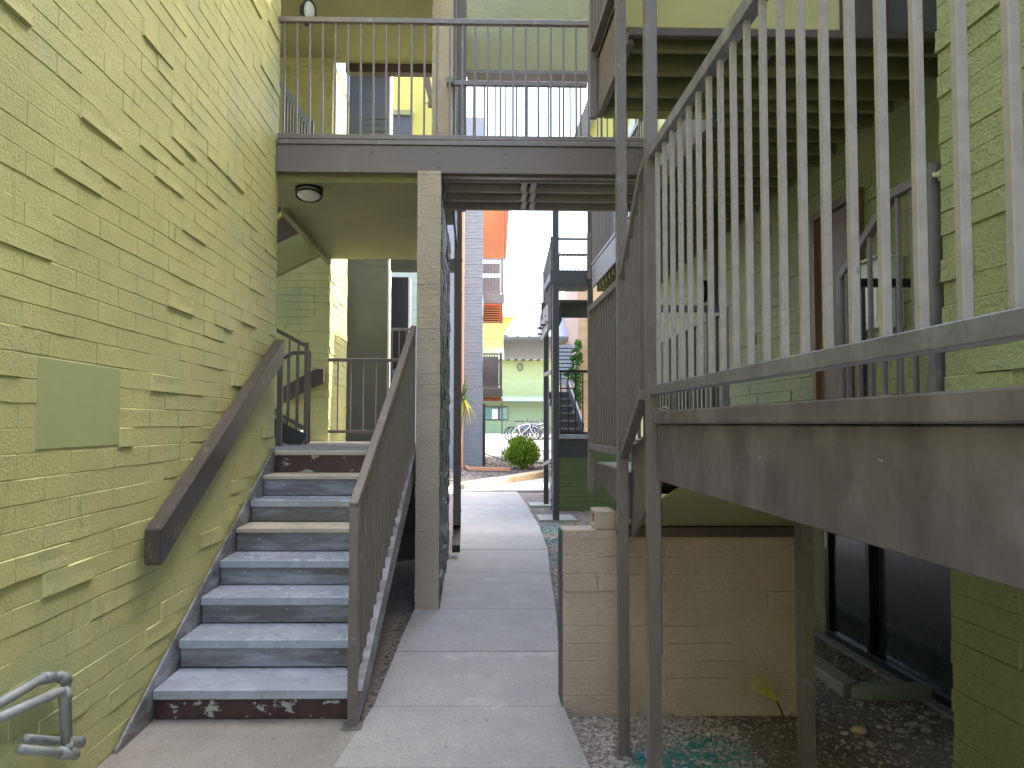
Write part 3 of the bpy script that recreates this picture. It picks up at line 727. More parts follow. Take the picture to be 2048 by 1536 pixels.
# ================================================================== RIGHT BUILDING
WX = 2.9; PXR = 2.05; PYR = 3.20
rb = thing('right_building', 'green block apartment building on the right with a projecting pier and second floor deck', 'building', (4, 5, G))
WY0, WY1 = 4.35, 6.12     # window opening
s = MB().box(WX, WX + 5, PYR - .3, WY0, G - .3, 2.6); s.box(WX, WX + 5, WY1, 11.5, G - .3, 2.6); s.box(WX, WX + 5, WY0, WY1, -.36, 2.6); s.box(WX, WX + 5, WY0, WY1, G - .3, -1.72)
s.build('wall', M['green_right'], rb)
B('upper_wall', M['green'], rb, WX + .02, WX + 5, PYR - .3, 11.4, 2.602, 11)
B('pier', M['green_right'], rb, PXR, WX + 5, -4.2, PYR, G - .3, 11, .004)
B('unseen_shade_wing', M['green'], rb, 4.0, 9, 12.4, 18.5, G - .3, 10.5)  # hidden mass added to keep the sun off the walk
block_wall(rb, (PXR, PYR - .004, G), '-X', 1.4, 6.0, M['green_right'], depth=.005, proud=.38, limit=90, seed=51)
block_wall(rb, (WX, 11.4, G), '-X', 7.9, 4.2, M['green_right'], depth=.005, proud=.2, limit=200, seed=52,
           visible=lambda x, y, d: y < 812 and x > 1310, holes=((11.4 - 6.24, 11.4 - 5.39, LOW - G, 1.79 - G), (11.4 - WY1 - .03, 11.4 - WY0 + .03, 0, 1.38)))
# door in the recessed wall
dr = thing('door', 'brown panelled door with a wooden frame in the green wall on the right', 'door', (WX, 5.95, LOW))
dy0, dy1, dz = 5.43, 6.20, 1.70
B('frame', M['door'], dr, WX - .05, WX + .02, dy0 - .0, dy0 + .06, LOW, dz, .003)
B('frame', M['door'], dr, WX - .05, WX + .02, dy1 - .06, dy1, LOW, dz, .003)
B('frame', M['door'], dr, WX - .055, WX + .02, dy0 - .01, dy1 + .01, dz + .001, dz + .06, .003)
B('leaf', M['door'], dr, WX - .014, WX - .002, dy0 + .062, dy1 - .062, LOW, dz - .002)
for z0, z1 in ((-.05, .55), (.68, 1.60)):
    B('panel', M['door'], dr, WX - .026, WX - .0145, dy0 + .17, dy1 - .17, z0, z1, .006)
# electrical box with a sign
eb = thing('utility_box', 'white hooded metal box hanging on the green wall behind the corner railing', 'box', (WX, 5, .9))
x1 = WX - .005
b0 = (U(1808, 515, X=x1), U(1808, 655, X=x1))
y_ = b0[0].y; zt = b0[0].z; zb = b0[1].z
B('cabinet', M['box'], eb, x1 - .17, x1, y_, y_ + .30, zb, zt - .0, .006)
B('hood', M['box'], eb, x1 - .20, x1, y_ - .01, y_ + .31, zt - .001 + .001, zt + .015, .003)
B('notice', M['white'], eb, x1 - .176, x1 - .1705, y_ + .03, y_ + .27, zb + .05, zb + .33)
bulkhead('black oval light on the green wall behind the near railing', (WX, 9.16, uz(580, 9.16)), (-1, 0, 0), .14, (0, 0, 1))
# sliding window
wd = thing('window', 'dark sliding glass window in the recess under the right landing', 'window', (WX, 5, -1.7))
B('glass', M['glass'], wd, WX + .05, WX + .06, WY0, WY1, -1.70, -.37)
B('glass', M['glass'], wd, WX + .02, WX + .03, WY1 - .62, WY1 - .08, -1.66, -.42)
for y0, y1 in ((WY0, WY0 + .06), (WY1 - .06, WY1), (WY1 - .68, WY1 - .63)): B('frame', M['black'], wd, WX - .01, WX + .045, y0, y1, -1.655, -.425, .003)
B('frame', M['black'], wd, WX - .01, WX + .045, WY0, WY1, -.424, -.362, .003)
B('frame', M['black'], wd, WX - .01, WX + .045, WY0, WY1, -1.715, -1.656, .003)
B('sill', M['soffit'], wd, WX - .09, WX - .011, WY0 - .3, WY1 + .1, -1.74, -1.70, .004)
B('latch', M['white'], wd, WX - .02, WX - .0105, WY1 - .05, WY1 - .02, -1.0, -.82)
wk = thing('window_kerb', 'low painted concrete kerb around the gravel pit below the dark window', 'kerb', (2.4, 4.8, G))
MB().prism([(2.36, 4.78, G - .15), (2.50, 4.86, G - .15), (2.50, 7.4, G - .15), (2.36, 7.4, G - .15)], (0, 0, .22)).build('kerb_side', M['soffit'], wk, .01)
MB().prism([(2.505, 4.72, G - .15), (3.4, 4.72, G - .15), (3.4, 4.86, G - .15), (2.505, 4.86, G - .15), (2.40, 4.775, G - .15)], (0, 0, .22)).build('kerb_front', M['soffit'], wk, .01)

# second floor deck over the landing (joists run left-right)
dk = thing('second_floor_deck', 'second floor deck with green joists above the right landing', 'deck', (2, 6, 2.1))
XD = .86
B('trim', M['brown'], dk, XD + .0, WX - .002, 4.02, 4.06, 2.085, 2.13, .003)
B('stucco_panel', M['stucco'], dk, ux(1257, 4.04), ux(1693, 4.04), 4.03, 4.12, 2.132, 3.9, .006)
B('brown_panel', M['brown'], dk, ux(1694, 4.04), ux(1800, 4.04), 4.06, 4.12, 2.132, 3.9)
B('dark_panel', M['slate'], dk, ux(1800, 4.04) + .002, WX, 4.10, 4.14, 2.132, 3.9)
B('soffit_board', M['olive_gap_shade'], dk, XD, WX - .002, 4.13, 5.08, 2.44, 2.475)
B('soffit_board', M['olive_gap_shade'], dk, 1.70, WX - .002, 5.081, 8.0, 2.44, 2.475)
B('soffit_board', M['olive_gap_shade'], dk, 2.03, WX - .002, 8.002, 12.3, 2.44, 2.475)
y = 4.16; i = 0
js = [4.235, 4.52, 4.83, 5.03]
while True:
    js.append(5.30 + .27 * i); i += 1
    if js[-1] > 12.0: break
for y in [q for q in js if abs(q - 7.05) > .0]:
    xl = XD + .06 if y < 5.05 else (1.68 if y < 6.7 else (1.70 if y < 8.0 else 2.03))
    B('joist', M['olive'], dk, xl, WX - .003, y - .02, y + .02, 2.10, 2.438, .003)
B('fascia', M['fascia'], dk, XD - .0, XD + .04, 4.07, 5.08, 2.06, 2.50, .004)
B('fascia_flange', M['rail'], dk, XD - .05, XD + .002, 3.2, 5.08, 2.502, 2.54, .003)
B('end_fascia', M['plaster'], dk, XD + .045, 1.66, 5.055, 5.09, 2.06, 2.50, .003)
B('side_fascia', M['metal_roof'] if False else M['fascia'], dk, 1.64, 1.675, 5.095, 6.78, 2.02, 2.30, .003)
B('side_fascia', M['fascia'], dk, 1.99, 2.025, 8.0, 12.3, 2.20, 2.56, .003)
railing('railing of the second floor deck running on beyond the bridge at the right', (2.0, 8.05), (2.0, 12.3), 3.64, 2.63, .116, M['rail'], M['rail'], bal=.019)
B('deck_slab', M['pad'], dk, XD + .045, WX - .003, 4.13, 5.08, 2.48, 2.55)
MB().bar((1.60, 6.76, uz(345, 6.76)), (1.75, 5.2, uz(218, 5.2)), .04, .20).build('stringer', M['metal_roof'], dk, .003)
# cross braces between joists
dk.location.z += .055
for (x0, y0, x1, y1) in ((1520, 148, 1545, 110), (1482, 190, 1500, 165), (1455, 238, 1462, 225)):
    MB().bar(U(x0, y0, Z=2.14), U(x1, y1, Z=2.14), .04, .04).build('brace', M['olive'], dk)
cyl_bar('post', M['dark'], dk, (ux(1432, 7.2), 7.2, LOW), (ux(1432, 7.2), 7.2, 2.09), .055)

# upper deck railing, left edge
railing('brown railing of the second floor deck above the two tall posts', (XD - .03, 5.05), (XD - .03, 2.6), 3.62, 2.56, .116, M['rail'], M['rail'], start=.09, bal=.019, posts=((0.0, 2.10, 3.9, .05),))

# two tall posts
tp = thing('tall_post', 'tall square steel post nearer the camera, ending at the near landing beam', 'post', (.80, 3.31, G), 'steel posts carrying the right decks')
cyl_bar('shaft', M['rail'], tp, (.802, 3.31, G - .1), (.802, 3.31, 4.2), .053)
B('splice', M['fascia'], tp, .777, .835, 3.285, 3.34, -1.0, .035, .004)
tp = thing('tall_post', 'tall square steel post standing in the pale pebbles beside the tan wall', 'post', (.795, 3.95, G), 'steel posts carrying the right decks')
cyl_bar('shaft', M['rail'], tp, (.797, 3.95, G - .1), (.797, 3.95, 4.2), .053)
B('base_plate', M['rail'], tp, .752, .842, 3.905, 3.995, G - .01, G + .012, .003)
tp = thing('short_post', 'short square post under the landing beam at the right end of the tan wall', 'post', (1.57, 3.55, G), 'steel posts carrying the right decks')
cyl_bar('shaft', M['rail'], tp, (1.575, 3.55, G - .1), (1.575, 3.55, -.255), .053, .085)

# near landing
nl = thing('near_landing', 'raised landing with a long weathered grey steel edge beam on the right', 'landing', (1.4, 1.5, -.25))
B('edge_beam', M['beam'], nl, .815, .845, -2.5, 3.275, -.245, .001, .004)
B('edge_flashing', M['beam'], nl, .797, .85, -2.5, 3.278, .003, .058, .005)
B('deck', M['pad'], nl, .851, PXR - .003, -2.5, 3.28, -.05, .052)
B('soffit', M['plaster'], nl, .846, PXR - .003, -2.5, 3.2, -.20, -.18)
B('end_beam', M['beam'], nl, .851, PXR - .003, 3.20, 3.24, -.245, -.052)
MB().prism([(.90, 3.25, -.27), (2.02, 3.25, -.27), (2.02, 4.44, -.585), (.90, 4.44, -.585)], (0, 0, -.015)).build('sloped_soffit', M['plaster'], nl)
B('ledger', M['brown'], nl, .86, 1.98, 4.40, 4.46, -.66, -.60, .003)
Lr = railing('long near railing with pale square balusters on the raised right landing', (.805, 3.283), (.805, -1.4), 1.235, uz(790, 3.31), .1175, M['rail_old'], M['rail_light'], start=.085, top=(.045, .05), bot=(.045, .042), bal=.0185)
# sloped piece between the tall posts, following the two steps
sl = thing('step_railing', 'short sloped railing between the two tall posts beside the two steps', 'railing', (.80, 3.6, 0), )
a = Vector((.80, 3.34, 1.205)); m1 = Vector((.80, 3.44, 1.175)); b = Vector((.80, 3.925, .785))
MB().bar(a, m1, .045, .045).build('top_rail', M['rail'], sl, .003); MB().bar(m1, b, .045, .045).build('top_rail', M['rail'], sl, .003)
a2 = Vector((.80, 3.34, .135)); m2 = Vector((.80, 3.47, .135)); b2 = Vector((.80, 3.925, -.16))
MB().bar(a2, m2, .045, .045).build('bottom_rail', M['rail'], sl, .003); MB().bar(m2, b2, .045, .045).build('bottom_rail', M['rail'], sl, .003)
for i in range(5):
    y = 3.40 + .105 * i; t = (y - 3.47) / (3.925 - 3.47)
    zb = .15 if t < 0 else m2.z + (b2.z - m2.z) * t; zt = 1.175 if y < 3.44 else m1.z + (b.z - m1.z) * (y - 3.44) / .485
    cyl_bar('baluster', M['rail'], sl, (.80, y, zb), (.80, y, zt - .02), .0205)
# two steps
ts = thing('two_steps', 'two grey steps linking the two right landings behind the tall posts', 'steps', (1.4, 3.6, LOW))
B('tread', M['tread'], ts, .86, 2.0, 3.60, 3.96, -.10, -.075, .003)
B('riser', M['riser'], ts, .86, 2.0, 3.94, 3.955, LOW, -.102)
B('riser', M['riser'], ts, .86, 2.0, 3.60, 3.615, -.24, -.102)
MB().prism([(.845, 3.34, .05), (.845, 3.34, -.25), (.845, 3.96, -.60), (.845, 3.96, -.14)], (.02, 0, 0)).build('stringer', M['fascia'], ts, .003)
B('tread', M['tread'], ts, .86, 2.0, 3.285, 3.598, .025, .05, .003)

for i in range(6):
    x = -1.55 + i * .62
    for z in (2.36, 2.49): MB().tube([(x, 6.801, z), (x, 6.792, z)], .009, 8).build('bolt', M['fascia'], br)
B('base_plate', M['rail'], sr, A.x - .055, A.x + .055, A.y - .05, A.y + .05, PAD, PAD + .008, .002)
# lower landing on the right
ll = thing('lower_landing', 'lower landing with concrete top and tapered steel beam behind the second tall post', 'landing', (1.5, 4.4, LOW))
B('slab', M['concrete'], ll, .85, WX - .003, 3.965, 5.0, LOW - .10, LOW + .0, .004)
B('slab', M['concrete'], ll, 1.7, WX - .003, 5.003, 9.0, LOW - .10, LOW + .0, .004)
B('edge_flashing', M['fascia'], ll, .835, .85, 3.97, 5.0, LOW - .095, LOW - .005, .002)
MB().prism([(.84, 3.97, -.345), (.84, 3.97, -.50), (.84, 4.98, -.37), (.84, 4.98, -.345)], (.02, 0, 0)).build('tapered_beam', M['beam'], ll, .003)
B('soffit', M['slate'], ll, .87, WX - .01, 4.0, 4.98, -.37, -.352)
lr = railing('lower landing railing with closely spaced dark balusters behind the second tall post', (.80, 3.985), (.80, 4.98), .785, -.165, .0895, M['rail'], M['rail'], start=.07, top=(.045, .04), bot=(.04, .04), bal=.0205, posts=((1.0, -.45, .78, .045),))
railing('dark railing across the far end of the lower right landing', (.83, 4.99), (1.70, 4.99), .80, -.17, .116, M['dark'], M['rail'], bal=.0205)
railing('inner railing along the back of the lower landing seen through the near balusters', (1.72, 5.05), (1.80, 7.9), .80, -.17, .116, M['rail'], M['rail'], bal=.0205, posts=((0, LOW, .80, .045),))
# corner railing stepping down beside the pier
# corner railing beside the pier
cr = thing('corner_railing', 'dark railing stepping down from the green pier beside the utility box', 'railing', (2.05, 3.27, HIGH))
X = 2.055
cyl_bar('post', M['rail'], cr, (X, 3.265, HIGH), (X, 3.265, 1.165), .052)
segs = [((X, 3.265, 1.125), (X, 3.58, 1.125)), ((X, 3.58, 1.125), (X, 4.10, .82))]
for a, b in segs: MB().bar(a, b, .04, .045).build('top_rail', M['rail'], cr, .003)
cyl_bar('post', M['rail'], cr, (X, 4.10, LOW), (X, 4.10, .84), .045)
MB().bar((X, 4.15, .80), (WX - .01, 4.15, .80), .045, .045).build('cross_rail', M['black'], cr, .003)
for y in (3.42, 3.54, 3.68, 3.80, 3.92, 4.04):
    zt = 1.12 if y < 3.58 else 1.12 - (y - 3.58) * .585; cyl_bar('baluster', M['rail'], cr, (X, y, -.05), (X, y, zt - .02), .0205)
for x in (2.2, 2.4, 2.6, 2.8): cyl_bar('baluster', M['dark'], cr, (x, 4.15, LOW), (x, 4.15, .78), .0205)
kx = thing('gate_latch', 'small green painted clover-shaped latch plate on the pier edge', 'latch', (PXR, 3.26, 1.07))
lc = U(1893, 347, Y=3.19)
B('arm', M['patch'], kx, lc.x - .05, lc.x, 3.202, 3.216, lc.z - .010, lc.z + .010, .003)
for dx, dz in ((.005, .014), (.018, 0), (.005, -.014)):
    MB().tube([(lc.x + dx - .012, 3.201, lc.z + dz), (lc.x + dx - .012, 3.222, lc.z + dz)], .012, 12).build('lobe', M['patch'], kx)

# ================================================================== TAN LOW WALL, BLOCK, BROOM GRASS
TY = 4.48
tw = thing('low_block_wall', 'tan painted low block wall in the recess under the right landing', 'wall', (1.3, TY, G))
tx0, tx1 = ux(1125, TY), 1.95; tz = uz(1060, TY)
B('core', M['tan'], tw, tx0 + .006, tx1, TY, TY + .2, G - .1, tz, .004)
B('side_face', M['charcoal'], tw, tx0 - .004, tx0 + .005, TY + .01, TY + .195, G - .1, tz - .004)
block_wall(tw, (tx0, TY, G + .02), '-Y', tx1 - tx0, tz - G - .02, M['tan'], depth=.0032, proud=.16, limit=80, seed=61)
cb = thing('concrete_block', 'loose hollow tan block sitting on top of the low wall', 'block', (ux(1208, TY), TY, tz))
cx0, cx1 = ux(1190, TY), ux(1231, TY); cz = tz + .115
mb = MB(); mb.box(cx0, cx1, TY - .0, TY + .035, tz + .002, cz); mb.box(cx0, cx1, TY + .16, TY + .195, tz + .002, cz)
mb.box(cx0, cx1, TY + .036, TY + .159, cz - .03, cz); mb.box(cx0, cx1, TY + .036, TY + .159, tz + .002, tz + .03)
mb.box(cx1 - .02, cx1 - .001, TY + .036, TY + .159, tz + .031, cz - .031); mb.build('shell', M['tan'], cb, .006)
for q in ((1170, 812),):
    o = MB().tube([U(1318, 818, Y=3.2), U(1328, 813, Y=3.2), U(1338, 818, Y=3.2), U(1330, 822, Y=3.2)], .006, 6, closed=True).build('cord_loop', M['tan'], None)
    tag(o, 'small loop of pale cord lying on the landing edge beside the near post', 'cord')
gs = thing('grass_tuft', 'dry yellow grass tuft leaning from a stalk against the tan wall', 'plant', U(1565, 1436, Y=4.2))
s0 = U(1568, 1437, Y=4.2); s1 = U(1552, 1400, Y=4.15)
MB().tube([s0, s0.lerp(s1, .5) + Vector((.004, 0, 0)), s1], .006, 6).build('stem', M['stem'], gs)
rn = random.Random(8); mb = MB()
for i in range(46):
    e = U(1512 + rn.uniform(-24, 24), 1352 + rn.uniform(-10, 24), Y=4.1 + rn.uniform(-.05, .05)); mb.tube([s1 + Vector([rn.uniform(-.006, .006) for _ in range(3)]), s1.lerp(e, .5) + Vector([rn.uniform(-.014, .014) for _ in range(3)]), e], .002, 3, .0007)
stuff(mb.build('blades', M['straw'], gs))
tw_ = MB()
for (a, b) in (((1520, 1466), (1545, 1470)), ((1655, 1440), (1700, 1452)), ((1555, 1445), (1580, 1462))):
    tw_.tube([U(*a, Z=G + .01), U(*b, Z=G + .012)], .003, 4)
tag(tw_.build('twig', M['stem'], None), 'thin dry twigs scattered on the gravel near the grass tuft', 'twig')

# ================================================================== SECOND STAIR TOWER
TWY = 13.3
tz0 = G
tw2 = thing('stair_tower', 'dark steel stair tower with stacked landings further along the right of the walk', 'staircase', (1.6, TWY, G))
def PV(px, Y, zb, zt, w, name='post', m=None): cyl_bar(name, m or M['dark'], tw2, (ux(px, Y), Y, zb), (ux(px, Y), Y, zt), w)
PV(1111.5, TWY, G, 4.6, .11); PV(1181, TWY, LOW, 5.2, .09); PV(1092, 15.4, G, 3.1, .10); PV(1105, 15.0, G, 3.3, .05)
B('deck_beam', M['dark'], tw2, ux(1100, TWY), ux(1190, TWY), TWY - .06, TWY - .02 + .0, uz(568, TWY), uz(540, TWY), .004)
B('deck', M['dark'], tw2, ux(1100, TWY), ux(1190, TWY), TWY - .015, TWY + 1.1, uz(560, TWY), uz(545, TWY))
B('cross_beam', M['dark'], tw2, ux(1112, TWY + 1.3), ux(1178, TWY + 1.3), TWY + 1.3, TWY + 1.35, uz(634, TWY + 1.3), uz(602, TWY + 1.3), .004)
B('lip', M['dark'], tw2, ux(1112, TWY + 1.3), ux(1178, TWY + 1.3), TWY + 1.2, TWY + 1.29, uz(604, TWY + 1.3), uz(600, TWY + 1.3), .004)
B('rail_bar', M['rail'], tw2, ux(1118, TWY), ux(1176, TWY), TWY, TWY + .04, uz(478, TWY), uz(474, TWY))
B('rail_bar', M['rail'], tw2, ux(1118, TWY + 1), ux(1176, TWY + 1), TWY + 1, TWY + 1.04, uz(510, TWY + 1), uz(505, TWY + 1))
for i in range(8): PV(1119 + i * 8, TWY + 1.02, UP, uz(508, TWY + 1), .02, 'baluster', M['rail'])
PV(1103.5, TWY + .05, UP, uz(471, TWY), .05, m=M['rail']); PV(1179, TWY - .1, UP, uz(467, TWY), .07, m=M['rail'])
B('rail_bar', M['dark'], tw2, ux(1118, TWY), ux(1176, TWY), TWY + .5, TWY + .54, uz(594, TWY), uz(590, TWY))
# balustrade running away along the left edge
for i in range(9): PV(1102.5 - i * 1.9, TWY + .1 + i * .3, uz(655 - i * 2, TWY), uz(473 + i * 4, TWY + i * .1), .03, 'baluster', M['rail'])
# hanging fascia with bolts (left face)
MB().prism([U(1090, 612, Y=14.4), U(1079, 632, Y=15.6), U(1079, 660, Y=15.6), U(1096, 640, Y=14.0), U(1096, 608, Y=14.0)], (.05, 0, 0)).build('side_fascia', M['mauve'], tw2, .003)
MB().prism([U(1105, 612, Y=13.5), U(1105, 640, Y=13.5), U(1082, 684, Y=15.8), U(1082, 655, Y=15.8)], (.05, 0, 0)).build('side_fascia', M['mauve'], tw2, .003)
B('box_beam', M['dark'], tw2, ux(1083, 15), ux(1101, 15), 15.0, 15.1, uz(638, 15), uz(604, 15), .003)
for (px, py) in ((1099, 632), (1099, 643), (1091, 650), (1083, 656), (1084, 668)):
    q = U(px, py, Y=14.4); MB().tube([q, q - Vector((.09, 0, 0))], .02, 6).build('bolt', M['black'], tw2)
for py in (746, 924):
    MB().bar(U(1089, py + 4, Y=15.2), U(1104, py - 3, Y=13.6), .05, .07).build('rail_bar', M['mauve'], tw2, .003)
B('side_panel', M['dark'], tw2, ux(1091, 15), ux(1103, 14), 14.4, 14.5, uz(925, 14.4), uz(755, 14.4))
MB().bar(U(1102, 1000, Y=13.7), U(1098, 930, Y=14.8), .03, .06).build('brace', M['mauve'], tw2)
B('deck_lip', M['tread'], tw2, ux(1117, 13.4), ux(1176, 13.4), 13.35, 14.4, -.255, -.18, .006)
B('deck_beam', M['dark'], tw2, ux(1117, 13.4), ux(1176, 13.4), 13.4, 13.5, -.60, -.26, .004)
MB().bar((ux(1119, 13.45), 13.45, uz(742, 13.45)), (ux(1175, 13.45), 13.45, uz(742, 13.45)), .05, .045).build('rail_bar', M['black'], tw2)
MB().bar((ux(1119, 13.45), 13.45, uz(866, 13.45)), (ux(1175, 13.45), 13.45, uz(866, 13.45)), .05, .045).build('rail_bar', M['black'], tw2)
MB().bar((ux(1119, 13.5), 13.5, uz(776, 13.5)), (ux(1150, 13.5), 13.5, uz(776, 13.5)), .02, .02).build('rail_bar', M['black'], tw2)
for px in (1121.5, 1136, 1150.5, 1165.5): PV(px, 13.45, -.17, uz(744, 13.45), .024, 'baluster', M['black'])
# curved gusset plate
MB().prism([U(1120, 604, Y=13.45), U(1124, 640, Y=13.45), U(1112, 668, Y=13.45), U(1112, 640, Y=13.45)], (0, .05, 0)).build('gusset', M['dark'], tw2)
# inner stair going up behind
for i in range(6):
    y = 16.0 + .3 * i; z = -.25 + .17 * i
    B('tread', M['rail'], tw2, ux(1112, 16), ux(1163, 16) - .02 * i, y, y + .32, z + .13, z + .165, .003)
    B('riser', M['dark'], tw2, ux(1112, 16), ux(1163, 16) - .02 * i, y + .03, y + .05, z - .03, z + .129)
MB().bar((ux(1164, 16), 15.9, -.1), (ux(1164, 16) - .1, 17.8, 1.0), .04, .28).build('stringer', M['dark'], tw2)
ft = thing('concrete_footing', 'flat concrete footing with spilled teal paint under the near tower post', 'footing', (1.4, 13.3, G))
fq = [on_ground(1072, 1031, .02), on_ground(1143, 1031, .02), on_ground(1155, 1042, .02), on_ground(1079, 1042, .02)]
overl = mat('footing_concrete', (.33, .33, .30), .8, .4, 60, .1, 4); overlay(overl, (.08, .22, .26), .40, .52, 3, bounds=((1.30, 12.9, -1.66), .5))
MB().prism([q - Vector((0, 0, .08)) for q in fq], (0, 0, .10)).build('slab', overl, ft, .005)
ft = thing('concrete_footing', 'plain flat concrete footing under the farther tower post', 'footing', (1.3, 15.4, G))
fq = [on_ground(1056, 1006, .02), on_ground(1100, 1006, .02), on_ground(1104, 1013, .02), on_ground(1061, 1013, .02)]
MB().prism([q - Vector((0, 0, .08)) for q in fq], (0, 0, .10)).build('slab', overl, ft, .005)
# dark green foundation wall under the tower
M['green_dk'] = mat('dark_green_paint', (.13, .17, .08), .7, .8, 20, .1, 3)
tf = thing('foundation_wall', 'dark green block wall in shade beneath the stair tower', 'wall', (2, 15, G))
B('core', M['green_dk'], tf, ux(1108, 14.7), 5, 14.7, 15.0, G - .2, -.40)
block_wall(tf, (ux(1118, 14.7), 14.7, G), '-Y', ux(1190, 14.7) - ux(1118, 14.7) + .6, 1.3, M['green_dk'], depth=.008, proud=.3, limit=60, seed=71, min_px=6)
# pink block wall and far bits behind the tower
pk = thing('pink_wall', 'sunlit pale pink block wall between the tower and the landing railing', 'wall', (3, 20, G))
B('core', M['pinkbrick'], pk, ux(1156, 20), ux(1156, 20) + 3, 20, 24, gz(20) - .3, uz(655, 20) + 1.5)
block_wall(pk, (ux(1156, 20), 20, gz(20)), '-Y', 1.0, 4.6, M['pinkbrick'], depth=.012, proud=.35, limit=60, seed=72, min_px=6)
lv = thing('louvred_screen', 'blue-grey slatted screen beside the climbing plant', 'screen', (2.4, 21, 0))
ly = 21.0
B('frame', M['metal_roof'], lv, ux(1113, ly), ux(1155, ly), ly + .05, ly + .1, uz(758, ly), uz(688, ly))
for i in range(9):
    z = uz(690 + i * 7.6, ly); MB().bar((ux(1113, ly), ly, z - .03), (ux(1155, ly), ly, z - .03), .06, .075).build('slat', M['metal_roof'], lv)
    for kx in range(5): B('vent', M['black'], lv, ux(1115 + kx * 7.8, ly), ux(1120.5 + kx * 7.8, ly), ly + .01, ly + .04, z - .082, z - .070)
B('apron', M['metal_roof'], lv, ux(1113, ly), ux(1150, ly), ly + .02, ly + .08, uz(770, ly), uz(757, ly))
fs = thing('far_stair', 'distant dark stair and railing in front of a yellow wall, seen under the tower deck', 'staircase', (3, 26, 0))
fy = 26
MB().prism([U(1119, 694, Y=fy), U(1150, 652, Y=fy), U(1150, 700, Y=fy), U(1119, 700, Y=fy)], (0, .3, 0)).build('side_panel', M['mauve'], fs)
for i in range(7): B('baluster', M['soffit'], fs, ux(1121 + i * 4.4, fy), ux(1121 + i * 4.4, fy) + .03, fy - .06, fy - .02, uz(700, fy), uz(690 - i * 5.6, fy))
MB().prism([U(1120, 788, Y=fy), U(1146, 772, Y=fy), U(1146, 830, Y=fy), U(1120, 830, Y=fy)], (0, .3, 0)).build('stair_panel', M['rail'], fs)
MB().bar(U(1124, 788, Y=fy - .1), U(1146, 778, Y=fy - .1), .1, .1).build('handrail', M['mauve'], fs)
yw = thing('yellow_building', 'bright yellow building wall behind the stair tower', 'building', (4, 30, 0))
B('wall', M['yellow'], yw, ux(1104, 30), 12, 30, 30.4, -1, uz(560, 30))
B('shade_panel', M['curb'], yw, ux(1115, 29.9), ux(1165, 29.9), 29.8, 29.98, uz(612, 30), uz(570, 30))
for px in (1127, 1140, 1154): B('slat', M['dark'], yw, ux(px, 29.7), ux(px + 1.2, 29.7), 29.7, 29.78, uz(600, 30), uz(572, 30))
B('lower_wall', M['white'], yw, ux(1112, 28), ux(1127, 28), 28, 28.2, -1.1, uz(770, 28))
# climbing plant
rn = random.Random(4)
def leaves(mb, c, rad, n, size, flat=.0, rnd=rn):
    for _ in range(n):
        while True:
            q = Vector([rnd.uniform(-1, 1) for _ in range(3)])
            if q.length < 1: break
        q = q * (rnd.random() ** .15 / max(q.length, .3) * .75 if rnd.random() < .7 else 1)
        p = Vector((c[0] + q.x * rad[0], c[1] + q.y * rad[1], c[2] + q.z * rad[2]))
        d = (Vector((q.x, q.y, q.z + .35)) + Vector([rnd.uniform(-.7, .7) for _ in range(3)])).normalized()
        s = d.cross(Vector([rnd.uniform(-1, 1) for _ in range(3)])).normalized(); L = size * rnd.uniform(.6, 1.4); w = L * .34
        nrm = d.cross(s)
        mb.add([p, p + d * L * .5 + s * w, p + d * L + nrm * L * .12, p + d * L * .5 - s * w], [(0, 1, 2, 3)])
vn = thing('climbing_plant', 'bright green climbing plant at the corner of the pale pink wall', 'plant', (ux(1152, 19.8), 19.8, gz(19.8)))
mb = MB()
for (px, py, rx, rz, n) in ((1156, 700, .06, .26, 90), (1153, 722, .10, .16, 90), (1147, 750, .19, .12, 130), (1155, 772, .06, .2, 60), (1149, 800, .17, .14, 130), (1153, 786, .10, .12, 60), (1156, 818, .05, .12, 30)):
    q = U(px, py, Y=19.8); leaves(mb, q, (rx, .15, rz), n, .12)
mb.build('foliage', M['leaf2'], vn)
MB().tube([(ux(1154, 19.8), 19.8, gz(19.8)), (ux(1155, 19.8), 19.85, .5), (ux(1153, 19.8), 19.8, 2.0)], .03, 6, .01).build('stem', M['stem'], vn)
# tree glimpsed between the near railings
tr = thing('shade_tree', 'bright green tree glimpsed through the gap behind the sloped railing', 'tree', (4.6, 22, gz(22)))
mb = MB(); leaves(mb, (4.6, 22, 2.6), (1.5, 1.5, 1.4), 2200, .16); mb.build('crown', M['leaf'], tr)
MB().tube([(4.6, 22, gz(22) - .1), (4.65, 22.05, .5), (4.6, 22, 2.2)], .10, 8, .04).build('trunk', M['stem'], tr, smooth=True)

# ================================================================== GREY AND ORANGE BUILDING (left, beyond the pillar)
GY = 23.1
gb = thing('grey_orange_building', 'blue-grey block building with orange soffits and brown balconies left of the courtyard', 'building', (-1, GY, gz(GY)))
gx1 = ux(965, GY)
B('wall', M['bluegrey'], gb, ux(850, GY), gx1, GY, GY + 9, gz(GY) - .4, 9.6)
block_wall(gb, (ux(922, GY), GY, gz(GY)), '-Y', gx1 - ux(922, GY), 8.5, M['bluegrey'], depth=.010, proud=.3, limit=200, seed=81, min_px=6)
B('sunlit_edge', M['peach'], gb, ux(921, GY - .3), ux(927, GY - .3), GY - .3, GY - .2, gz(GY), 9.0, .01)  # peach strip paints the sunlit edge of the building
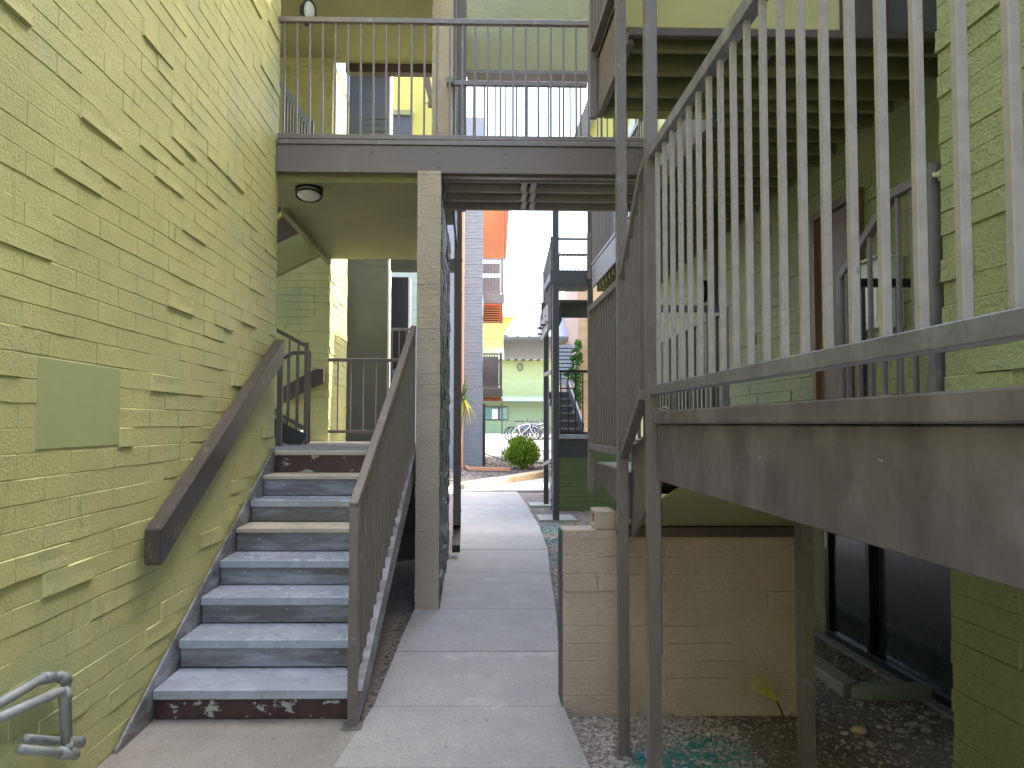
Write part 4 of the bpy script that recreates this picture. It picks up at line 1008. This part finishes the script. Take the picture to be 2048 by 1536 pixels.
# orange soffit and eave of the top floor
def PY_(pts, Y): return [U(a, b, Y=Y) for a, b in pts]
zs = uz(516, 32)
MB().prism(PY_([(965, 380), (1016, 380), (1016, 430), (1009, 517), (965, 517)], 25.5), (0, .15, 0)).build('orange_panel', M['orange'], gb)
MB().prism(PY_([(1009, 380), (1020, 380), (1012, 517), (1008, 517)], 25.2), (0, .2, 0)).build('orange_edge', M['orange_d'], gb)
MB().prism(PY_([(1020, 380), (1029, 380), (1018, 540), (1013, 540)], 24.8), (0, .2, 0)).build('roof_edge', M['white'], gb)
def balcony(y, rail_top, rail_bot, beam_bot, xr, n, beam_top):
    t = thing('balcony', 'brown balcony with vertical bars on the grey building, %s' % ('upper one under the orange soffit' if rail_top < 600 else 'lower one above the courtyard'), 'balcony', (ux(985, y), y, uz(beam_bot, y)), 'balconies of the grey building')
    x0, x1 = ux(965.5, y), ux(xr, y)
    B('floor_beam', M['mauve'], t, x0, ux(xr + 3, y), y, y + .12, uz(beam_bot, y), uz(beam_top, y), .005)
    B('top_rail', M['mauve'], t, x0, x1, y, y + .06, uz(rail_top + 3, y), uz(rail_top, y))
    B('bottom_rail', M['mauve'], t, x0, x1, y, y + .06, uz(rail_bot, y), uz(rail_bot - 2.5, y))
    for i in range(n):
        x = x0 + (x1 - x0) * (i + .5) / n; cyl_bar('baluster', M['rail'], t, (x, y + .03, uz(rail_bot - 1, y)), (x, y + .03, uz(rail_top + 2, y)), .03)
    cyl_bar('post', M['mauve'], t, (x1, y + .03, uz(beam_top, y)), (x1, y + .03, uz(rail_top - 2, y)), .07)
    B('back_panel', M['mauve'], t, x0, ux(xr - 3, y), y + .9, y + .95, uz(rail_bot + 2, y), uz(rail_top + (28 if rail_top < 600 else 2), y))
    if rail_top < 600: B('back_panel', M['mauve'], t, x0, ux(xr - 3, y), y + .9, y + .95, uz(rail_top + 20, y), uz(rail_top - 1, y))
    return t
balcony(24.6, 516, 584, 606, 1005, 6, 588)
balcony(24.6, 706, 771, 793, 1002, 7, 776)
B('orange_soffit', M['orange_d'], gb, ux(965.5, 25), ux(1005, 25), 25.0, 25.2, uz(645, 25), uz(607, 25))
for i in range(8): B('slat', M['orange'], gb, ux(966, 24.9), ux(1001, 24.9), 24.88, 24.98, uz(610 + i * 4.6, 24.9) - .03, uz(610 + i * 4.6, 24.9))
B('orange_soffit', M['orange'], gb, ux(965.5, 25), ux(1002, 25), 24.75, 25.1, uz(802, 25), uz(794, 25))
B('recess', M['slate'], gb, gx1 + .01, gx1 + .10, GY + .6, GY + 2, gz(GY) - .2, uz(806, GY))
cyl_bar('post', M['mauve'], gb, (ux(1004, 24.8), 24.8, gz(25)), (ux(1004, 24.8), 24.8, uz(796, 24.8)), .035)
# peach downspout lying along the ground
dn = thing('ground_downspout', 'orange-peach rain pipe running down the corner and out over the gravel', 'downspout', (0, 21, gz(21)))
a = on_ground(922, 924, .06); a.y -= .0
pA_ = U(924, 780, Y=a.y)
MB().bar(U(923, 700, Y=a.y + .0), U(923, 926, Y=a.y), .085, .085).build('vertical_pipe', M['peach'], dn, .008)
MB().bar(U(923, 926, Y=a.y), on_ground(938, 937, .08), .085, .085).build('elbow', M['peach'], dn, .008)
MB().bar(on_ground(938, 937, .08), on_ground(1021, 939, .08), .11, .10).build('ground_pipe', M['peach'], dn, .008)

# yucca beside the walk
yu = thing('yucca', 'spiky green yucca head on a pale trunk in front of the grey building', 'plant', (ux(926, 17), 17, gz(17)))
yc = U(926, 797, Y=17)
MB().tube([(yc.x - .12, 17.1, gz(17) - .1), (yc.x - .10, 17.05, -.6), (yc.x, 17, yc.z)], .07, 8, .05).build('trunk', M['curb'], yu, smooth=True)
ry = random.Random(21)
for i in range(46):
    az = ry.uniform(0, 2 * math.pi); up = 1 - (i / 46) * 1.75 + ry.uniform(-.1, .1); L = ry.uniform(.42, .68)
    d = Vector((math.cos(az), math.sin(az), 0)); h = max(.25, 1 - abs(up))
    pp = [yc + d * (L * t * h) + Vector((0, 0, L * (up * t - (.5 if up < .5 else .12) * t * t))) for t in (0, .3, .6, .85, 1)]
    s = d.cross(Vector((0, 0, 1))); wd_ = [.018, .026, .022, .012, .001]; vv = []; ff = []
    for q, w_ in zip(pp, wd_): vv += [q - s * w_, q + Vector((0, 0, -.006)), q + s * w_]
    for j in range(4): ff += [(j * 3, j * 3 + 1, j * 3 + 4, j * 3 + 3), (j * 3 + 1, j * 3 + 2, j * 3 + 5, j * 3 + 4)]
    MB().add(vv, ff).build('leaf', M['yucca'] if up > -.2 else M['straw'], yu)

# round bush
bc = on_ground(1044, 938, 0)
bu = thing('bush', 'round bright green bush beside the far bend of the walk', 'bush', bc)
mb = MB(); k = bc.y / F
rb_ = random.Random(5)
leaves(mb, (bc.x, bc.y, bc.z + 30 * k), (35 * k, 34 * k, 28 * k), 4200, .085, rnd=rb_)
for i in range(26):
    a = rb_.uniform(0, 6.28); e = rb_.uniform(-.3, 1.4)
    q = Vector((bc.x + math.cos(a) * math.cos(e) * 31 * k, bc.y + math.sin(a) * math.cos(e) * 31 * k, bc.z + 30 * k + math.sin(e) * 28 * k)); leaves(mb, q, (6 * k, 6 * k, 7 * k), 45, .08, rnd=rb_)
mb.build('foliage', M['leaf'], bu)
for i in range(6):
    a = i * 1.05; MB().tube([bc, bc + Vector((math.cos(a) * .15, math.sin(a) * .15, .35)), bc + Vector((math.cos(a) * .3, math.sin(a) * .3, .7))], .015, 5, .006).build('stem', M['stem'], bu)

# pale metal awning roof
aw = thing('metal_canopy', 'pale blue standing-seam metal roof slope with grey boxed eave', 'canopy', (2, 24, 2.5))
ay = 22.0
e0 = U(1012, 674, Y=ay); e1 = Vector((4.6, ay, e0.z)); t0 = U(1093, 540, Y=27); t1 = Vector((8, 27, t0.z))
nrm = Vector((0, .06, -.1))
MB().prism([e0, e1, t1, t0], nrm).build('roof_sheet', M['metal_roof'], aw)
MB().bar(e0 + Vector((0, 0, .03)), t0 + Vector((0, 0, .03)), .12, .10).build('rake_cap', M['metal_roof'], aw)
for px in (1037, 1060, 1080.5):
    a = U(px, 674, Y=ay); t = (px - 1012) / (1093 - 1012)
    b = e0.lerp(t0, t); 
    b = Vector((b.x, b.y, b.z))
    MB().bar(a + Vector((0, 0, .03)), U(px, 674 - t * 134, Y=ay + t * 5) + Vector((0, 0, .03)), .035, .05).build('seam', M['metal_roof'], aw)
g0 = U(1008, 712, Y=ay + 2.4); 
MB().prism([e0 - Vector((0, 0, .05)), e1 - Vector((0, 0, .05)), Vector((4.6, ay + 5.9, e0.z - .12)), Vector((U(1011, 712, Y=ay + 5.9).x, ay + 5.9, e0.z - .12))], (0, 0, -.02)).build('soffit', M['soffit'], aw)
B('fascia', M['soffit'], aw, e0.x, 4.6, ay - .05, ay + .0, e0.z - .06, e0.z + .02)
MB().bar(e0 - Vector((.03, 0, .04)), Vector((U(1011, 712, Y=ay + 5.9).x, ay + 5.9, e0.z - .12)), .10, .12).build('gutter', M['soffit'], aw, .01)

# ================================================================== FAR GREEN BUILDING
fy = 52.0
fb = thing('far_green_building', 'sunlit yellow-green building with a balcony closing the far end of the courtyard', 'building', (4, fy, gz(fy)))
B('lower_wall', M['far_green_low'], fb, -8, 14, fy, fy + .6, gz(fy) - .5, uz(802, fy))
B('deck_fascia', M['metal_roof'], fb, -8, 14, fy - 1.6, fy - 1.5, uz(802, fy - 1.5), uz(794, fy - 1.5))
B('deck', M['plaza'], fb, -8, 14, fy - 1.49, fy, uz(800, fy - 1.5), uz(796, fy - 1.5))
B('upper_wall', M['far_green'], fb, -8, 14, fy + .02, fy + .6, uz(797, fy), uz(712, fy) + .6)
B('eave', M['white'], fb, 1.8, 9.2, fy - 1.0, fy + .1, uz(720, fy), uz(711, fy), .01)
for i in range(14): B('rafter_tail', M['dark'], fb, 1.9 + i * .52, 2.12 + i * .52, fy - .9, fy, uz(721.5, fy), uz(720.2, fy))
B('third_wall', M['yellow'], fb, -8, 8.4, fy + 2, fy + 2.6, uz(716, fy), uz(636, fy + 2))
B('roof_edge', M['curb'], fb, -8, 8.5, fy + 1.6, fy + 2.6, uz(636, fy + 2), uz(630, fy + 2))
wn_ = B('window_frame', M['black'], fb, ux(966, fy - .1), ux(1016, fy - .1), fy - .10, fy - .02, uz(840, fy), uz(813, fy))
B('window_pane', M['win'], fb, ux(968, fy - .12), ux(996, fy - .12), fy - .13, fy - .105, uz(838.5, fy), uz(814.5, fy))
B('window_pane', M['win'], fb, ux(999, fy - .12), ux(1015, fy - .12), fy - .13, fy - .105, uz(838.5, fy), uz(814.5, fy))
B('curtain', M['white'], fb, ux(984, fy - .12), ux(996, fy - .12), fy - .14, fy - .132, uz(838, fy), uz(818, fy))
MB().tube([(ux(1040, fy) + .16 * math.cos(a), fy - .08, uz(734, fy) + .24 * math.sin(a)) for a in [2 * math.pi * i / 16 for i in range(16)]], .04, 6, closed=True).build('wall_light_ring', M['rail'], fb)
railing('thin green-grey railing of the balcony on the far green building', (-1, fy - 1.5), (8.5, fy - 1.5), uz(761, fy - 1.5), uz(793, fy - 1.5), .15, M['far_green_low'], M['far_green_low'], bal=.025)
railing('thin railing of the upper walkway on the far yellow wall', (0, fy + .5), (4.5, fy + .5), uz(682, fy), uz(712, fy), .17, M['far_green_low'], M['far_green_low'], bal=.02)
# wooden-brown fence block at left lower (doorway shade)
# ================================================================== BICYCLES
def bicycle(label, frame_m):
    t = thing('bicycle', label, 'bicycle', (0, 0, 0), 'bicycles parked together in the courtyard')
    Rw = .33
    for name, x in (('wheel', 0), ('wheel', 1.04)):
        ring = [(x + Rw * math.cos(a), 0, Rw + Rw * math.sin(a)) for a in [2 * math.pi * i / 28 for i in range(28)]]
        w_ = MB().tube(ring, .030, 6, closed=True).build(name, M['black'], t, smooth=True)
        sp = MB()
        for i in range(14):
            a = 2 * math.pi * i / 14; sp.tube([(x, 0, Rw), (x + (Rw - .02) * math.cos(a), 0, Rw + (Rw - .02) * math.sin(a))], .0025, 3)
        sp.tube([(x, -.04, Rw), (x, .04, Rw)], .025, 8); sp.build('spokes', M['pipe'], w_)
    bb = (.44, 0, .28); seat = (.30, 0, .80); head = (.86, 0, .82); hl = (.89, 0, .66)
    f_ = MB()
    for a, b, r_ in ((bb, (.32, 0, .72), .018), ((.335, 0, .70), head, .017), (bb, hl, .02), (bb, (0, .05, Rw), .010), (bb, (0, -.05, Rw), .010), ((.33, 0, .68), (0, .05, Rw), .009), ((.33, 0, .68), (0, -.05, Rw), .009), (head, hl, .022)):
        f_.tube([a, b], r_, 8)
    f_.build('frame', frame_m, t, smooth=True)
    MB().tube([hl, (.93, .05, .56), (1.04, .05, Rw)], .012, 6).tube([hl, (.93, -.05, .56), (1.04, -.05, Rw)], .012, 6).build('fork', frame_m, t, smooth=True)
    MB().tube([head, (.84, 0, .96)], .013, 6).tube([(.74, -.30, .99), (.84, -.20, .99), (.87, 0, .97), (.84, .20, .99), (.74, .30, .99)], .013, 6).build('handlebar', M['black'], t, smooth=True)
    MB().tube([(.32, 0, .70), (.29, 0, .90)], .013, 6).build('seat_post', M['pipe'], t)
    MB().prism([(.12, -.08, .90), (.12, .08, .90), (.24, .05, .92), (.42, .012, .91), (.42, -.012, .91), (.24, -.05, .92)], (0, 0, .05)).build('saddle', M['black'], t, .012)
    ch = [(bb[0] + .09 * math.cos(a), -.05, bb[2] + .09 * math.sin(a)) for a in [2 * math.pi * i / 16 for i in range(16)]]
    cr_ = MB().tube(ch, .008, 5, closed=True).build('crankset', M['black'], t)
    MB().bar((.44, -.07, .28), (.54, -.07, .15), .02, .015).bar((.44, .07, .28), (.34, .07, .41), .02, .015).build('pedal_crank', M['pipe'], cr_)
    return t
def copy_tree(o, parent=None, swap=None):
    c = o.copy(); C.objects.link(c)
    if parent: c.parent = parent
    if swap and c.type == 'MESH' and c.name.split('.')[0] in ('frame', 'fork'):
        c.data = c.data.copy(); c.data.materials[0] = swap
    for ch in list(o.children): copy_tree(ch, c, swap)
    return c
bm_ = [mat('bike_white', (.70, .70, .68), .3), mat('bike_blue', (.03, .05, .35), .3), mat('bike_black', (.02, .02, .025), .3), mat('bike_silver', (.4, .42, .45), .3, metal=.5), mat('bike_red', (.25, .03, .05), .3)]
y0 = 36.5; wz = gz(y0) + .035
x0b = ux(1023, y0)
b1 = bicycle('white-framed bicycle, nearest and leftmost of the parked bicycles', bm_[0])
spots = [(x0b, y0, 0, 'r', None, None),
         (x0b + .32, y0 + .55, 4, '', 'blue-framed bicycle just behind the white one', bm_[1]),
         (x0b + .18, y0 + 1.0, -6, '', 'black bicycle with its saddle showing above the blue one', bm_[2]),
         (x0b + .80, y0 + .9, 12, '', 'silver bicycle with tall handlebars at the right of the group', bm_[3]),
         (x0b + .62, y0 + 1.5, -10, '', 'dark red bicycle at the back of the parked group', bm_[4]),
         (x0b + 1.05, y0 + 1.3, 5, '', 'rightmost bicycle, partly hidden by the dark tower post', bm_[2])]
for i, (x, y, a, _, lab, sw) in enumerate(spots):
    o = b1 if i == 0 else copy_tree(b1, None, sw)
    o.location = (x, y, gz(y) + .03); o.rotation_euler = (R(5), 0, R(a))
    if lab: o['label'] = lab

# ================================================================== unseen surroundings added to shape the light
rr = thing('unseen_rear_building', 'unseen green block building added behind the viewer to shape the light', 'building', (0, -6, G))
B('wall', M['green'], rr, -12, 14, -20, -15, G - .2, 4.0)
struct(B('bounce_courtyard', M['concrete'], None, -10, 12, -14.9, -2.02, PAD - .1, PAD))  # unseen pale paving added to bounce light onto surfaces facing the camera
